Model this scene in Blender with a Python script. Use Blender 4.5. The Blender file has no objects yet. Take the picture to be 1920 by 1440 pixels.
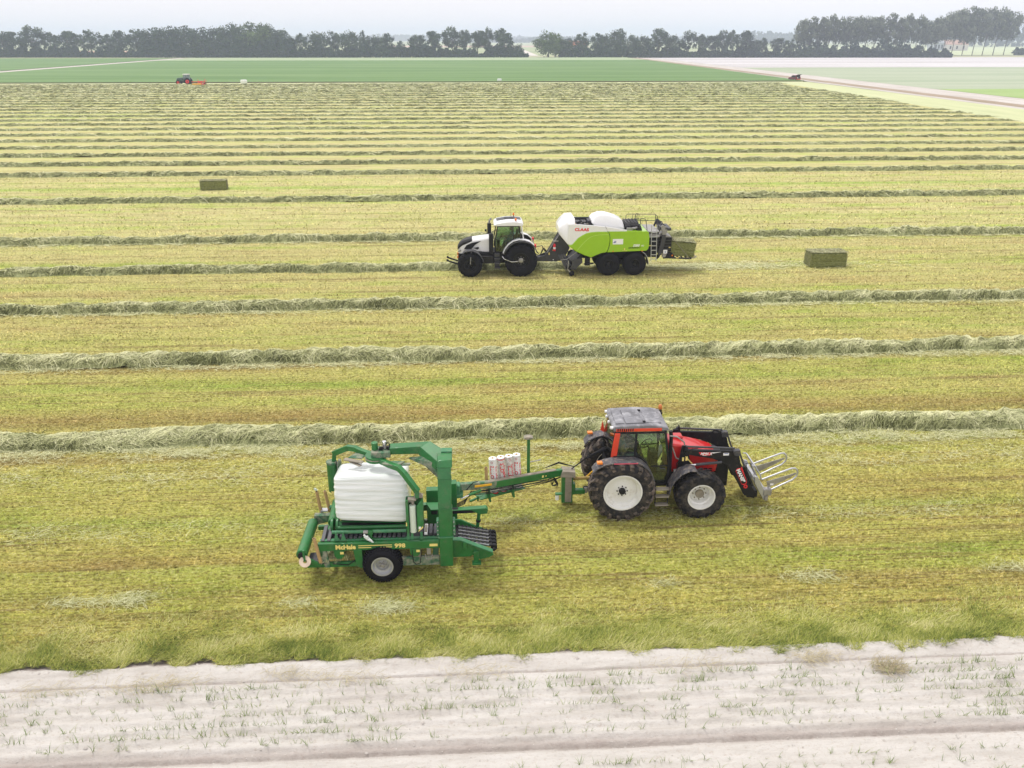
import bpy, bmesh, math, random
import numpy as np
from mathutils import Vector, Matrix

# ------------------------------------------------------------------ camera, sky, sun, exposure
SC = bpy.context.scene
COL = SC.collection
H, A = 13.3, math.radians(3.1)            # camera height; direction of the field rows
CA, SA = math.cos(A), math.sin(A)
cam_d = bpy.data.cameras.new('camera'); cam = bpy.data.objects.new('camera', cam_d); COL.objects.link(cam)
cam.location = (0, 0, H)
PITCH = math.atan(650 / 1600)
cam.rotation_euler = (math.pi / 2 - PITCH, 0, 0)
cam_d.sensor_width = 36; cam_d.lens = 30.0; cam_d.clip_start = .2; cam_d.clip_end = 20000
SC.camera = cam

SUN_EL, SUN_AZ = math.radians(64), math.radians(-48)     # azimuth from +Y, towards -X: high, beyond the rows on the left
world = bpy.data.worlds.new('World'); SC.world = world; world.use_nodes = True
wn = world.node_tree; wn.nodes.clear()
wo = wn.nodes.new('ShaderNodeOutputWorld'); bg = wn.nodes.new('ShaderNodeBackground')
sky = wn.nodes.new('ShaderNodeTexSky'); sky.sky_type = 'NISHITA'; sky.sun_disc = False
sky.sun_elevation = SUN_EL; sky.sun_rotation = SUN_AZ; sky.air_density = 1.0; sky.dust_density = 6.0; sky.ozone_density = 1.0
hs = wn.nodes.new('ShaderNodeHueSaturation'); hs.inputs['Saturation'].default_value = .22
mx = wn.nodes.new('ShaderNodeMix'); mx.data_type = 'RGBA'; mx.inputs[0].default_value = .86
mx.inputs[7].default_value = (8.1, 7.75, 7.9, 1)      # an even high overcast over the clear-sky colour
wn.links.new(sky.outputs[0], hs.inputs['Color']); wn.links.new(hs.outputs[0], mx.inputs[6])
wn.links.new(mx.outputs[2], bg.inputs['Color']); bg.inputs['Strength'].default_value = .1
wn.links.new(bg.outputs[0], wo.inputs['Surface'])
sun_d = bpy.data.lights.new('sun', 'SUN'); sun_d.energy = 1.5; sun_d.angle = math.radians(10); sun_d.energy = 1.5; sun_d.color = (1, .97, .92)
sun = bpy.data.objects.new('sun', sun_d); COL.objects.link(sun)
sdir = Vector((math.sin(SUN_AZ) * math.cos(SUN_EL), math.cos(SUN_AZ) * math.cos(SUN_EL), math.sin(SUN_EL)))
sun.rotation_euler = sdir.to_track_quat('Z', 'Y').to_euler(); sun.location = (0, 0, 60)
vs = SC.view_settings; vs.view_transform = 'Standard'; vs.look = 'None'; vs.gamma = 1; vs.use_curve_mapping = False
vs.exposure = 0.62
HAZE = 0.00038
SC.cycles.use_denoising = True; SC.cycles.denoising_input_passes = 'RGB_ALBEDO_NORMAL'; SC.cycles.denoising_prefilter = 'ACCURATE'; SC.cycles.volume_bounces = 1; SC.cycles.transparent_max_bounces = 16; SC.cycles.max_bounces = 6

# ------------------------------------------------------------------ helpers
R = random.Random(7); NR = np.random.default_rng(11)
def UV(u, v, z=0): return Vector((u * CA - v * SA, u * SA + v * CA, z))
def tag(o, label=None, cat=None, group=None, kind=None):
    for k, val in (('label', label), ('category', cat), ('group', group), ('kind', kind)):
        if val: o[k] = val
    return o
def empty(name, loc=(0, 0, 0), rz=0, parent=None):
    o = bpy.data.objects.new(name, None); o.location = loc; o.rotation_euler.z = rz; o.empty_display_size = .3
    COL.objects.link(o)
    if parent: o.parent = parent
    return o
def link(name, me, m, parent=None):
    if m is not None and not me.materials: me.materials.append(m)
    o = bpy.data.objects.new(name, me); COL.objects.link(o)
    if parent: o.parent = parent
    return o
def copy_tree(o, parent=None):
    c = o.copy(); COL.objects.link(c); c.parent = parent
    for ch in list(o.children): copy_tree(ch, c)
    return c
def fast_mesh(name, V, F, tint=None, smooth=False):
    """V (n,3), F (m,k) numpy -> mesh, optional per-vertex float 'tint'"""
    me = bpy.data.meshes.new(name); n, (m, k) = len(V), F.shape
    me.vertices.add(n); me.vertices.foreach_set('co', np.asarray(V, np.float32).ravel())
    me.loops.add(m * k); me.loops.foreach_set('vertex_index', F.astype(np.int32).ravel())
    me.polygons.add(m); me.polygons.foreach_set('loop_start', (np.arange(m) * k).astype(np.int32))
    me.polygons.foreach_set('loop_total', np.full(m, k, np.int32))
    if tint is not None:
        a = me.attributes.new('tint', 'FLOAT', 'POINT'); a.data.foreach_set('value', np.asarray(tint, np.float32))
    me.update(calc_edges=True)
    if smooth: me.polygons.foreach_set('use_smooth', np.ones(m, bool))
    return me
def hsh(i, j, s):
    x = (i.astype(np.int64) * 374761393 + j.astype(np.int64) * 668265263 + s * 974634777) & 0x7fffffff
    x = ((x ^ (x >> 13)) * 1274126177) & 0x7fffffff
    return ((x ^ (x >> 16)) & 0xffff) / 65535.0
def vn(x, y, s=0):
    """value noise, 0..1"""
    x = np.asarray(x, float); y = np.asarray(y, float) + 0 * x; x = x + 0 * y
    i = np.floor(x); j = np.floor(y); a = x - i; b = y - j; a = a * a * (3 - 2 * a); b = b * b * (3 - 2 * b)
    return (hsh(i, j, s) * (1 - a) + hsh(i + 1, j, s) * a) * (1 - b) + (hsh(i, j + 1, s) * (1 - a) + hsh(i + 1, j + 1, s) * a) * b
def fbm(x, y, s=0, o=3):
    t = 0; w = .5; n = 0
    for k in range(o): t = t + w * vn(x * 2 ** k, y * 2 ** k, s + k * 7); n += w; w *= .5
    return t / n

# ---- materials
def newmat(name):
    m = bpy.data.materials.new(name); m.use_nodes = True
    return m, m.node_tree, m.node_tree.nodes['Principled BSDF']
def nd(t, typ, **kw):
    n = t.nodes.new('ShaderNode' + typ)
    for k, v in kw.items():
        if k.startswith('i_'): n.inputs[k[2:].replace('_', ' ')].default_value = v
        else: setattr(n, k, v)
    return n
def field_uv(t, sx=1, sy=1, off=0):
    """position in the rows' frame, stretched"""
    g = nd(t, 'NewGeometry'); mp = nd(t, 'Mapping'); mp.inputs['Rotation'].default_value = (0, 0, -A)
    m2 = nd(t, 'Mapping'); m2.inputs['Scale'].default_value = (sx, sy, 1); m2.inputs['Location'].default_value = (off, off * .7, 0)
    t.links.new(g.outputs['Position'], mp.inputs[0]); t.links.new(mp.outputs[0], m2.inputs[0]); return m2.outputs[0]
def noise(t, vec, scale=1, detail=3, rough=.55):
    n = nd(t, 'TexNoise'); n.inputs['Scale'].default_value = scale; n.inputs['Detail'].default_value = detail
    n.inputs['Roughness'].default_value = rough
    if vec is not None: t.links.new(vec, n.inputs['Vector'])
    return n.outputs['Fac']
def ramp(t, fac, stops):
    r = nd(t, 'ValToRGB'); e = r.color_ramp.elements
    while len(e) < len(stops): e.new(.5)
    for k, (p, c) in enumerate(stops): e[k].position = p; e[k].color = (*c, 1) if len(c) == 3 else c
    t.links.new(fac, r.inputs[0]); return r.outputs[0]
def grey(a): return (a, a, a)
def mix(t, fac, a, b, mode='MIX'):
    n = nd(t, 'Mix', data_type='RGBA', blend_type=mode)
    for sock, v in ((0, fac), (6, a), (7, b)):
        if hasattr(v, 'links') or isinstance(v, bpy.types.NodeSocket): t.links.new(v, n.inputs[sock])
        elif sock == 0: n.inputs[0].default_value = v
        else: n.inputs[sock].default_value = (*v, 1)
    return n.outputs[2]
def math_(t, op, a, b=None, clamp=False):
    n = nd(t, 'Math', operation=op, use_clamp=clamp)
    for k, v in enumerate((a, b)):
        if v is None: continue
        if isinstance(v, bpy.types.NodeSocket): t.links.new(v, n.inputs[k])
        else: n.inputs[k].default_value = v
    return n.outputs[0]
def bump(t, b, h, strength=.5, dist=.05):
    n = nd(t, 'Bump'); n.inputs['Strength'].default_value = strength; n.inputs['Distance'].default_value = dist
    t.links.new(h, n.inputs['Height']); t.links.new(n.outputs[0], b.inputs['Normal'])
def mat(name, c, rough=.5, metal=0, var=.12, dirt=0, dirtc=(.16, .12, .07), scale=3, bmp=0, coat=0):
    m, t, b = newmat(name); tc = nd(t, 'TexCoord').outputs['Object']
    n1 = noise(t, tc, scale, 4); lo = tuple(x * (1 - var) for x in c); hi = tuple(min(1, x * (1 + var)) for x in c)
    col = ramp(t, n1, [(.3, lo), (.7, hi)])
    if dirt:
        n2 = noise(t, tc, scale * 2.3, 6, .7)
        f = ramp(t, n2, [(.62 - .3 * dirt, grey(0)), (.78 - .2 * dirt, grey(min(1, .35 + dirt)))])
        col = mix(t, f, col, dirtc)
        t.links.new(math_(t, 'ADD', math_(t, 'MULTIPLY', f, .4), rough, True), b.inputs['Roughness'])
    else: b.inputs['Roughness'].default_value = rough
    t.links.new(col, b.inputs['Base Color']); b.inputs['Metallic'].default_value = metal
    b.inputs['Coat Weight'].default_value = coat
    if bmp: bump(t, b, noise(t, tc, scale * 8, 4), .5, bmp)
    return m

# ------------------------------------------------------------------ ground materials
def hay_field_mat(name, tuft=False):
    m, t, b = newmat(name)
    g = field_uv(t); sep = nd(t, 'SeparateXYZ'); t.links.new(g, sep.inputs[0]); v = sep.outputs[1]
    band = noise(t, field_uv(t, .02, .55, 3), 1, 3)            # broad stripes along the rows
    line = noise(t, field_uv(t, .10, 4.6, 9), 1, 4, .75)         # drill lines
    patch = noise(t, field_uv(t, .35, .6, 5), 1, 4)
    fine = noise(t, field_uv(t, 5, 11, 1), 1, 5, .75)
    f = math_(t, 'ADD', math_(t, 'MULTIPLY', band, .75), math_(t, 'MULTIPLY', patch, .45))
    f = math_(t, 'ADD', f, math_(t, 'MULTIPLY', line, .3))
    f = math_(t, 'SUBTRACT', f, .25)
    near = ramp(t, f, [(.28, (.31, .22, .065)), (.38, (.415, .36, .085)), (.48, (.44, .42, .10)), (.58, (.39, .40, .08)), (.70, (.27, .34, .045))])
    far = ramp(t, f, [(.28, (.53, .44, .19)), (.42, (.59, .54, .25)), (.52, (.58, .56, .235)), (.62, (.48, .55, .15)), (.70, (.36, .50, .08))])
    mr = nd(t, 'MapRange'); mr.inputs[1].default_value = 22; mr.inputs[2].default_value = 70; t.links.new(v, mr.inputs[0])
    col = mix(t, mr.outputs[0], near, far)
    def vband(c0, w, amt, colr, col, ns=.35):
        d = math_(t, 'ABSOLUTE', math_(t, 'SUBTRACT', math_(t, 'ADD', v, math_(t, 'MULTIPLY', noise(t, field_uv(t, .2, .5, c0), 1, 3), ns)), c0 + ns * .5))
        m_ = math_(t, 'MULTIPLY', math_(t, 'SUBTRACT', 1.0, math_(t, 'DIVIDE', d, w), True), math_(t, 'MULTIPLY', noise(t, field_uv(t, .3, 2, c0), 1, 4, .7), 2 * amt), True)
        return mix(t, m_, col, colr)
    for a_ in ((29.9, 1.1, .75, (.30, .205, .065)), (33.0, .5, .6, (.26, .37, .05)), (83.6, 1.0, .8, (.27, .46, .05)), (67.6, .8, .45, (.33, .46, .08)), (39.2, .4, .45, (.27, .40, .05)), (79.6, .9, .4, (.33, .47, .08)), (18.6, .5, .4, (.26, .19, .06)), (20.2, .35, .35, (.29, .21, .065)), (22.3, .7, .45, (.24, .36, .05)), (19.8, .4, .4, (.24, .36, .05)), (47.6, .5, .4, (.42, .32, .12))): col = vband(*a_, col)
    # tired brown stubble lines
    col = mix(t, ramp(t, line, [(.36, grey(.8)), (.46, grey(0))]), col, (.22, .155, .055))
    col = mix(t, ramp(t, fine, [(.28, grey(.6)), (.44, grey(0))]), col, (.22, .17, .05))
    col = mix(t, ramp(t, fine, [(.52, grey(0)), (.75, grey(.5))]), col, (.56, .50, .22))
    cl = noise(t, field_uv(t, 7.5, 12, 2), 1, 4, .62)
    wob = math_(t, 'ADD', v, math_(t, 'MULTIPLY', noise(t, field_uv(t, .25, .1, 6), 1, 2), .5))
    dr = math_(t, 'SINE', math_(t, 'MULTIPLY', wob, 2 * math.pi / .25)); dr2 = math_(t, 'SINE', math_(t, 'MULTIPLY', wob, 2 * math.pi / 2.9))
    dmask = math_(t, 'MULTIPLY', ramp(t, dr, [(.0, grey(0)), (.75, grey(0)), (1, grey(1))]), ramp(t, noise(t, field_uv(t, .35, 1.4, 8), 1, 3), [(.42, grey(0)), (.62, grey(.8))]))
    col = mix(t, dmask, col, (.20, .14, .05))
    col = mix(t, math_(t, 'MULTIPLY', ramp(t, dr2, [(.0, grey(0)), (.9, grey(0)), (.985, grey(1))]), ramp(t, noise(t, field_uv(t, .15, .5, 12), 1, 3), [(.4, grey(0)), (.6, grey(.55))])), col, (.20, .145, .055))
    fade = nd(t, 'MapRange'); fade.inputs[1].default_value = 30; fade.inputs[2].default_value = 130; fade.inputs[3].default_value = 1; fade.inputs[4].default_value = .35; t.links.new(v, fade.inputs[0])
    col = mix(t, math_(t, 'MULTIPLY', ramp(t, cl, [(.38, grey(.8)), (.48, grey(0))]), fade.outputs[0]), col, (.17, .13, .04))
    col = mix(t, math_(t, 'MULTIPLY', ramp(t, cl, [(.52, grey(0)), (.68, grey(.6))]), fade.outputs[0]), col, (.60, .55, .27))
    if tuft:
        at = nd(t, 'Attribute', attribute_name='tint').outputs['Fac']
        col = mix(t, 1.0, col, ramp(t, at, [(0, (.38, .40, .28)), (.5, (1.1, 1.12, .92)), (1, (1.9, 1.78, 1.9))]), 'MULTIPLY')
    t.links.new(col, b.inputs['Base Color']); b.inputs['Roughness'].default_value = .9
    b.inputs['Specular IOR Level'].default_value = .15
    if not tuft:
        hgt = math_(t, 'ADD', math_(t, 'ADD', fine, cl), math_(t, 'MULTIPLY', line, 1.2)); bump(t, b, hgt, 1, .07)
    return m
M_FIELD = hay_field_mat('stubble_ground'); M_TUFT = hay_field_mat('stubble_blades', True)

def strand_mat(name, stops, core=False):
    m, t, b = newmat(name)
    if core: at = noise(t, field_uv(t, 3, 3), 1, 5, .7)
    else: at = nd(t, 'Attribute', attribute_name='tint').outputs['Fac']
    t.links.new(ramp(t, at, stops), b.inputs['Base Color']); b.inputs['Roughness'].default_value = .85
    b.inputs['Specular IOR Level'].default_value = .2
    if core: bump(t, b, noise(t, field_uv(t, 9, 9), 1, 5, .7), 1, .08)
    return m
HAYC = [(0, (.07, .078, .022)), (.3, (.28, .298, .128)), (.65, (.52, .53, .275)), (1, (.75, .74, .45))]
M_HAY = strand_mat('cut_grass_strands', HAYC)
M_HAYCORE = strand_mat('cut_grass_mass', [(.3, (.07, .08, .03)), (.5, (.27, .29, .13)), (.72, (.46, .475, .25))], True)
M_LUSH = strand_mat('lush_grass', [(0, (.07, .11, .018)), (.3, (.22, .265, .045)), (.62, (.42, .43, .10)), (1, (.66, .62, .30))])

def soil_mat():
    m, t, b = newmat('pale_dry_soil')
    g = field_uv(t); sep = nd(t, 'SeparateXYZ'); t.links.new(g, sep.inputs[0])
    n1 = noise(t, field_uv(t, .5, 3), 1, 5, .65); n2 = noise(t, field_uv(t, 9, 12), 1, 5, .75)
    col = ramp(t, n1, [(.3, (.44, .41, .37)), (.5, (.54, .512, .472)), (.7, (.60, .575, .54))])
    col = mix(t, ramp(t, n2, [(.30, grey(.7)), (.46, grey(0))]), col, (.42, .35, .29))
    at = nd(t, 'Attribute', attribute_name='tint').outputs['Fac']     # moist soil in the wheel mark
    col = mix(t, at, col, mix(t, n2, (.30, .25, .225), (.44, .395, .36)))
    t.links.new(col, b.inputs['Base Color']); b.inputs['Roughness'].default_value = .95
    b.inputs['Specular IOR Level'].default_value = .1
    bump(t, b, math_(t, 'ADD', n2, n1), .9, .04); return m
M_SOIL = soil_mat()
def band_mat(name, stops, sx=.01, sy=.2, fine=None, rough=.95):
    m, t, b = newmat(name)
    f = math_(t, 'ADD', math_(t, 'MULTIPLY', noise(t, field_uv(t, sx, sy), 1, 4, .6), .7), math_(t, 'MULTIPLY', noise(t, field_uv(t, *(fine or (.5, 1.5)), 4), 1, 4, .7), .3))
    t.links.new(ramp(t, f, stops), b.inputs['Base Color']); b.inputs['Roughness'].default_value = rough
    b.inputs['Specular IOR Level'].default_value = .1
    return m
M_CROP = band_mat('green_crop', [(.36, (.085, .17, .05)), (.5, (.13, .225, .075)), (.64, (.19, .28, .115))], .008, .16, (.06, 1.3))
M_CROP2 = band_mat('thin_crop', [(.3, (.26, .33, .21)), (.5, (.35, .40, .28)), (.7, (.45, .46, .36))], .006, .06)
M_CROP3 = band_mat('bright_crop', [(.3, (.24, .34, .12)), (.5, (.29, .40, .145)), (.7, (.36, .45, .20))], .02, .2)
M_CROPEDGE = band_mat('crop_edge', [(.3, (.07, .06, .03)), (.7, (.13, .12, .05))])
M_TRACK = band_mat('track_sand', [(.3, (.40, .36, .32)), (.5, (.51, .47, .43)), (.7, (.59, .56, .53))], .4, .05, (2, .4))
M_TRACKMID = band_mat('track_middle', [(.3, (.22, .19, .12)), (.5, (.33, .26, .19)), (.7, (.40, .33, .26))], .6, .06, (2, .3))
M_FRESH = band_mat('fresh_cut_lane', [(.3, (.42, .46, .25)), (.5, (.49, .52, .295)), (.7, (.56, .57, .345))], .3, .04)
M_WHITEF = band_mat('white_soil', [(.38, (.26, .24, .24)), (.44, (.48, .455, .45)), (.54, (.58, .56, .56))], .003, .07)
M_LAND = band_mat('far_land', [(.3, (.24, .30, .15)), (.45, (.38, .40, .24)), (.55, (.30, .36, .18)), (.7, (.52, .45, .34))], .0012, .006)
M_VERGE = band_mat('verge_grass', [(.3, (.28, .28, .16)), (.5, (.40, .40, .25)), (.7, (.50, .46, .33))], .05, .3)

# ------------------------------------------------------------------ ground sheets (flush, each a little above the next)
def sheet(name, uv, z, m, structure=True):
    me = bpy.data.meshes.new(name); me.from_pydata([UV(u, v, z) for u, v in uv], [], [tuple(range(len(uv)))])
    if me.polygons[0].normal.z < 0: me.flip_normals()
    return tag(link(name, me, m), kind='structure')
sheet('ground', [(-6000, -300), (6500, -300), (6500, 7000), (-6000, 7000)], -.30, M_LAND)
TU = 113.0                                         # the sand track's line, square to the rows
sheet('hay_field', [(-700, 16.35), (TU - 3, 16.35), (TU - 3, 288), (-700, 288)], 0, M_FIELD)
def yv(v): return TU - 13 - (288 - v) * 0.03
sheet('fresh_cut_lane', [(yv(60) - 2, 60), (TU - 1.8, 60), (TU - 1.8, 286.5), (yv(286), 286.5)], .008, M_FRESH)
sheet('headland', [(-700, 283.2), (TU - 3, 283.2), (TU - 3, 288), (-700, 288)], .012, M_FRESH)
sheet('sand_track', [(TU - 2.2, 100), (TU + 18, 100), (TU + 19, 640), (TU + 2, 640)], -.02, M_TRACK)
sheet('track_middle', [(TU + .8, 100), (TU + 5.6, 100), (TU + 8.6, 640), (TU + 3.4, 640)], .0, M_TRACKMID)
def slab(name, uv, z0, z1, m, side):
    n = len(uv); vs_ = [UV(u, v, z0) for u, v in uv] + [UV(u, v, z1) for u, v in uv]
    me = bpy.data.meshes.new(name); me.from_pydata(vs_, [], [tuple(range(n, 2 * n))] + [(i, (i + 1) % n, n + (i + 1) % n, n + i) for i in range(n)])
    me.materials.append(m); me.materials.append(side)
    for p in me.polygons: p.material_index = 0 if p.index == 0 else 1
    return tag(link(name, me, None), kind='structure')
slab('crop_field', [(-184, 288), (TU - 2.4, 288), (TU + 1.4, 560), (-184, 560)], -.2, .32, M_CROP, M_CROPEDGE)
slab('far_crop_field', [(-184, 561), (TU + 1.4, 561), (TU + 1.8, 636), (-184, 636)], -.2, .30, band_mat('pale_crop', [(.3, (.25, .33, .17)), (.5, (.33, .40, .24)), (.7, (.40, .45, .30))], .006, .1), M_CROPEDGE)
sheet('field_path', [(-195, 288), (-184.5, 288), (-184.5, 636), (-195, 636)], .01, M_TRACK)
slab('left_crop_field', [(-900, 290), (-195.2, 290), (-195.2, 636), (-900, 636)], -.2, .15, M_CROP, M_CROPEDGE)
sheet('bright_crop_field', [(TU + 18, 150), (900, 150), (900, 243), (TU + 18, 243)], .02, M_CROP3)
sheet('thin_crop_field', [(TU + 17.8, 243.2), (1200, 243.2), (1200, 425), (TU + 18.2, 425)], .0, M_CROP2)
sheet('white_soil_field', [(TU + 18.4, 425.3), (1500, 425.3), (1500, 640), (TU + 18.8, 640)], .01, M_WHITEF)
sheet('verge', [(-900, 637), (1500, 641), (1500, 700), (-900, 700)], .03, M_VERGE)

# onion field in the foreground: real ridges, wheel mark, undercut edge line
def soil_h(u, v):
    e = 15.75 + .12 * (fbm(u * .5, 0 * u, 3) - .5) * 2
    z = .02 * (fbm(u * 1.3, v * 5, 21) - .5) + .035 * (fbm(u * 6, v * 9, 22) - .5) + .012 * (vn(u * 25, v * 25, 23) - .5)
    z = z + .022 * np.cos((v - 13.5) / .27 * 2 * np.pi) * (v > 13.35) * (v < 15.2)
    z = z - .045 * np.exp(-((v - 15.42 - .03 * fbm(u * .7, 0 * u, 5)) / .028) ** 2)          # cut line
    z = z + .05 * np.clip((v - 15.5) / .35, 0, 1) - .16 * np.clip((v - 15.95) / .35, 0, 1)
    w = v - 13.16 - .03 * fbm(u * .4, 0 * u, 8)
    z = z - .08 * np.exp(-(w / .09) ** 4) * (w < .2) - .06 * np.clip(1 - (w - .02) / .3, 0, 1) * (w >= .02)
    return z
def soil_t(u, v):
    w = v - 13.16 - .03 * fbm(u * .4, 0 * u, 8)
    t = np.clip(1.2 - np.abs(w - .13) / .17, 0, 1) * (w < .4) * (.45 + .6 * fbm(u * 2, v * 4, 9))
    t = np.maximum(t, np.exp(-((v - 15.42 - .03 * fbm(u * .7, 0 * u, 5)) / .03) ** 2) * .85)
    t = np.maximum(t, np.clip((v - 15.85 - .3 * fbm(u * 2, 0 * u, 12)) / .12, 0, 1))
    t = np.maximum(t, .35 * np.clip(fbm(u * .8, v * 1.2, 31) * 2 - 1.05, 0, 1))
    return np.clip(t, 0, 1)
uu = np.arange(-15, 17.01, .045); vv = np.arange(11.4, 17.2, .028)
gu, gv = np.meshgrid(uu, vv); zz = soil_h(gu, gv) - .02
P = np.stack([gu * CA - gv * SA, gu * SA + gv * CA, zz], -1).reshape(-1, 3)
nu, nv_ = len(uu), len(vv); ii = (np.arange(nv_ - 1)[:, None] * nu + np.arange(nu - 1)[None]).ravel()
F = np.stack([ii, ii + 1, ii + nu + 1, ii + nu], 1)
tag(link('onion_field', fast_mesh('onion_field', P, F, soil_t(gu, gv).ravel(), True), M_SOIL), kind='structure')
for nm, uv in (('onion_field_near', [(-200, -60), (200, -60), (200, 11.42), (-200, 11.42)]), ('onion_field_left', [(-200, 11.42), (-14.97, 11.42), (-14.97, 16.7), (-200, 16.7)]),
               ('onion_field_right', [(16.97, 11.42), (200, 11.42), (200, 16.7), (16.97, 16.7)])):
    sheet('onion_field', uv, -.03, M_SOIL)

# ------------------------------------------------------------------ grass blades on the stubble (one uncountable cover)
def blades(n, u, v, z0, L, W, lean, tint, ang=None, flat=None):
    """single-triangle blades at (u,v); returns V,F,T"""
    a = NR.uniform(0, 2 * np.pi, n) if ang is None else ang
    el = NR.uniform(*lean, n); d = np.stack([np.cos(a) * np.cos(el), np.sin(a) * np.cos(el), np.sin(el)], 1) * L[:, None]
    s = np.stack([-np.sin(a), np.cos(a), 0 * a], 1) * (W / 2)[:, None]
    p = np.stack([u, v, z0], 1); V = np.stack([p - s, p + s, p + d], 1).reshape(-1, 3)
    V = np.stack([V[:, 0] * CA - V[:, 1] * SA, V[:, 0] * SA + V[:, 1] * CA, V[:, 2]], 1)
    return V, np.arange(3 * n).reshape(n, 3), np.repeat(tint, 3)
def merge(parts):
    Vs, Fs, Ts, o = [], [], [], 0
    for V, F, T in parts: Vs.append(V); Fs.append(F + o); Ts.append(T); o += len(V)
    return np.concatenate(Vs), np.concatenate(Fs), np.concatenate(Ts)
edge_v = lambda u: 15.93 + .22 * (fbm(u * 1.1, 0 * u, 41) - .5) * 2 + .26 * (fbm(u * 2.8, 0 * u, 42) - .5) * 2 + .10 * (vn(u * 9, 0 * u, 43) - .5) - .008 * u
def half(v): return .66 * v + 4
parts = []
for v0, v1, n, l0, l1, w in ((15.7, 21, 120000, .07, .15, .011), (21, 28, 120000, .07, .16, .014), (28, 38, 110000, .08, .18, .02), (38, 62, 110000, .1, .22, .034), (62, 92, 50000, .12, .3, .06)):
    v = NR.uniform(v0, v1, n * 2); u = NR.uniform(-1, 1, n * 2) * half(v) + v * .054
    keep = (v > edge_v(u) + .02) & (NR.random(n * 2) < .25 + .85 * fbm(u * 2.2, v * 5, 51) ** 1.3); u, v = u[keep][:n], v[keep][:n]; k = len(u)
    # drill lines: pull blades towards lines 12.5 cm apart
    v = v + (np.round(v / .125) * .125 - v) * .55
    ang = NR.normal(0, .9, k) + np.where(NR.random(k) < .5, 0.35, np.pi + .2)
    parts.append(blades(k, u, v, 0 * u, NR.uniform(l0, l1, k), np.full(k, w) * NR.uniform(.7, 1.4, k), (.12, .8), np.clip(.45 + .5 * (fbm(u * 3, v * 6, 52) - .5) * 2 + NR.normal(0, .24, k), 0, 1), ang))
V, F, T = merge(parts)
tag(link('stubble_grass', fast_mesh('stubble_grass', V, F, T), M_TUFT), kind='stuff')

# the longer, greener fringe along the soil
n = 80000; u = NR.uniform(-15, 17, n); e = edge_v(u); dv = np.abs(NR.normal(0, 1, n)) * (.5 + .5 * fbm(u * .6, 0 * u, 61)); v = e + dv
L = np.clip(.22 - .05 * dv, .11, .22) * NR.uniform(.6, 1.25, n)
sw = fbm(u * 1.6, v * 2.4, 64); a = np.where(NR.random(n) < .6, .5 + (sw - .5) * 5 + NR.normal(0, .4, n), NR.uniform(0, 6.28, n))
t_ = np.clip(.42 + .10 * dv + .55 * (fbm(u * 1.1, v * 2, 62) - .5) * 2 + NR.normal(0, .24, n), 0, 1)
pp = [blades(n, u, v, 0 * u + .0, L, NR.uniform(.007, .015, n), (.1, .75), t_, a)]
tag(link('lush_grass_fringe', fast_mesh('lush_grass_fringe', *merge(pp)), M_LUSH), kind='stuff')

# ------------------------------------------------------------------ windrows
def ribbons(P0, dirs, L, W, nseg, surf, lift, tint, curl):
    """strands following a surface: P0 (n,2) u,v; dirs angle; returns V,F,T in world"""
    n = len(P0); a = dirs.copy(); pu, pv = P0[:, 0].copy(), P0[:, 1].copy(); rows = []
    step = L / nseg; arch = NR.uniform(.2, 1, n) * lift
    for k in range(nseg + 1):
        z = surf(pu, pv) + .012 + arch * math.sin(math.pi * (k + .3) / (nseg + .6))
        w = W * (.55 if k in (0, nseg) else 1) / 2
        tilt = NR.uniform(-.6, .6, n) if k == 0 else tilt
        sx, sy, sz = -np.sin(a) * w * np.cos(tilt), np.cos(a) * w * np.cos(tilt), w * np.sin(tilt)
        rows.append(np.stack([pu - sx, pv - sy, z - sz], 1)); rows.append(np.stack([pu + sx, pv + sy, z + sz], 1))
        pu = pu + np.cos(a) * step; pv = pv + np.sin(a) * step; a = a + curl
    V = np.stack(rows, 1).reshape(-1, 3); K = 2 * (nseg + 1)
    V = np.stack([V[:, 0] * CA - V[:, 1] * SA, V[:, 0] * SA + V[:, 1] * CA, V[:, 2]], 1)
    b = (np.arange(n) * K)[:, None]
    F = np.concatenate([np.concatenate([b + 2 * k, b + 2 * k + 1, b + 2 * k + 3, b + 2 * k + 2], 1) for k in range(nseg)])
    return V, F, np.repeat(tint, K)
ORD = 'first second third fourth fifth sixth seventh eighth ninth tenth eleventh twelfth thirteenth fourteenth fifteenth sixteenth seventeenth eighteenth nineteenth twentieth'.split()
TENS = {20: 'twentieth', 30: 'thirtieth', 40: 'fortieth', 50: 'fiftieth'}
def ordw(n):
    if n <= 20: return ORD[n - 1]
    t = n // 10 * 10
    return TENS[t] if n == t else {20: 'twenty', 30: 'thirty', 40: 'forty', 50: 'fifty'}[t] + '-' + ORD[n - t - 1]
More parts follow.
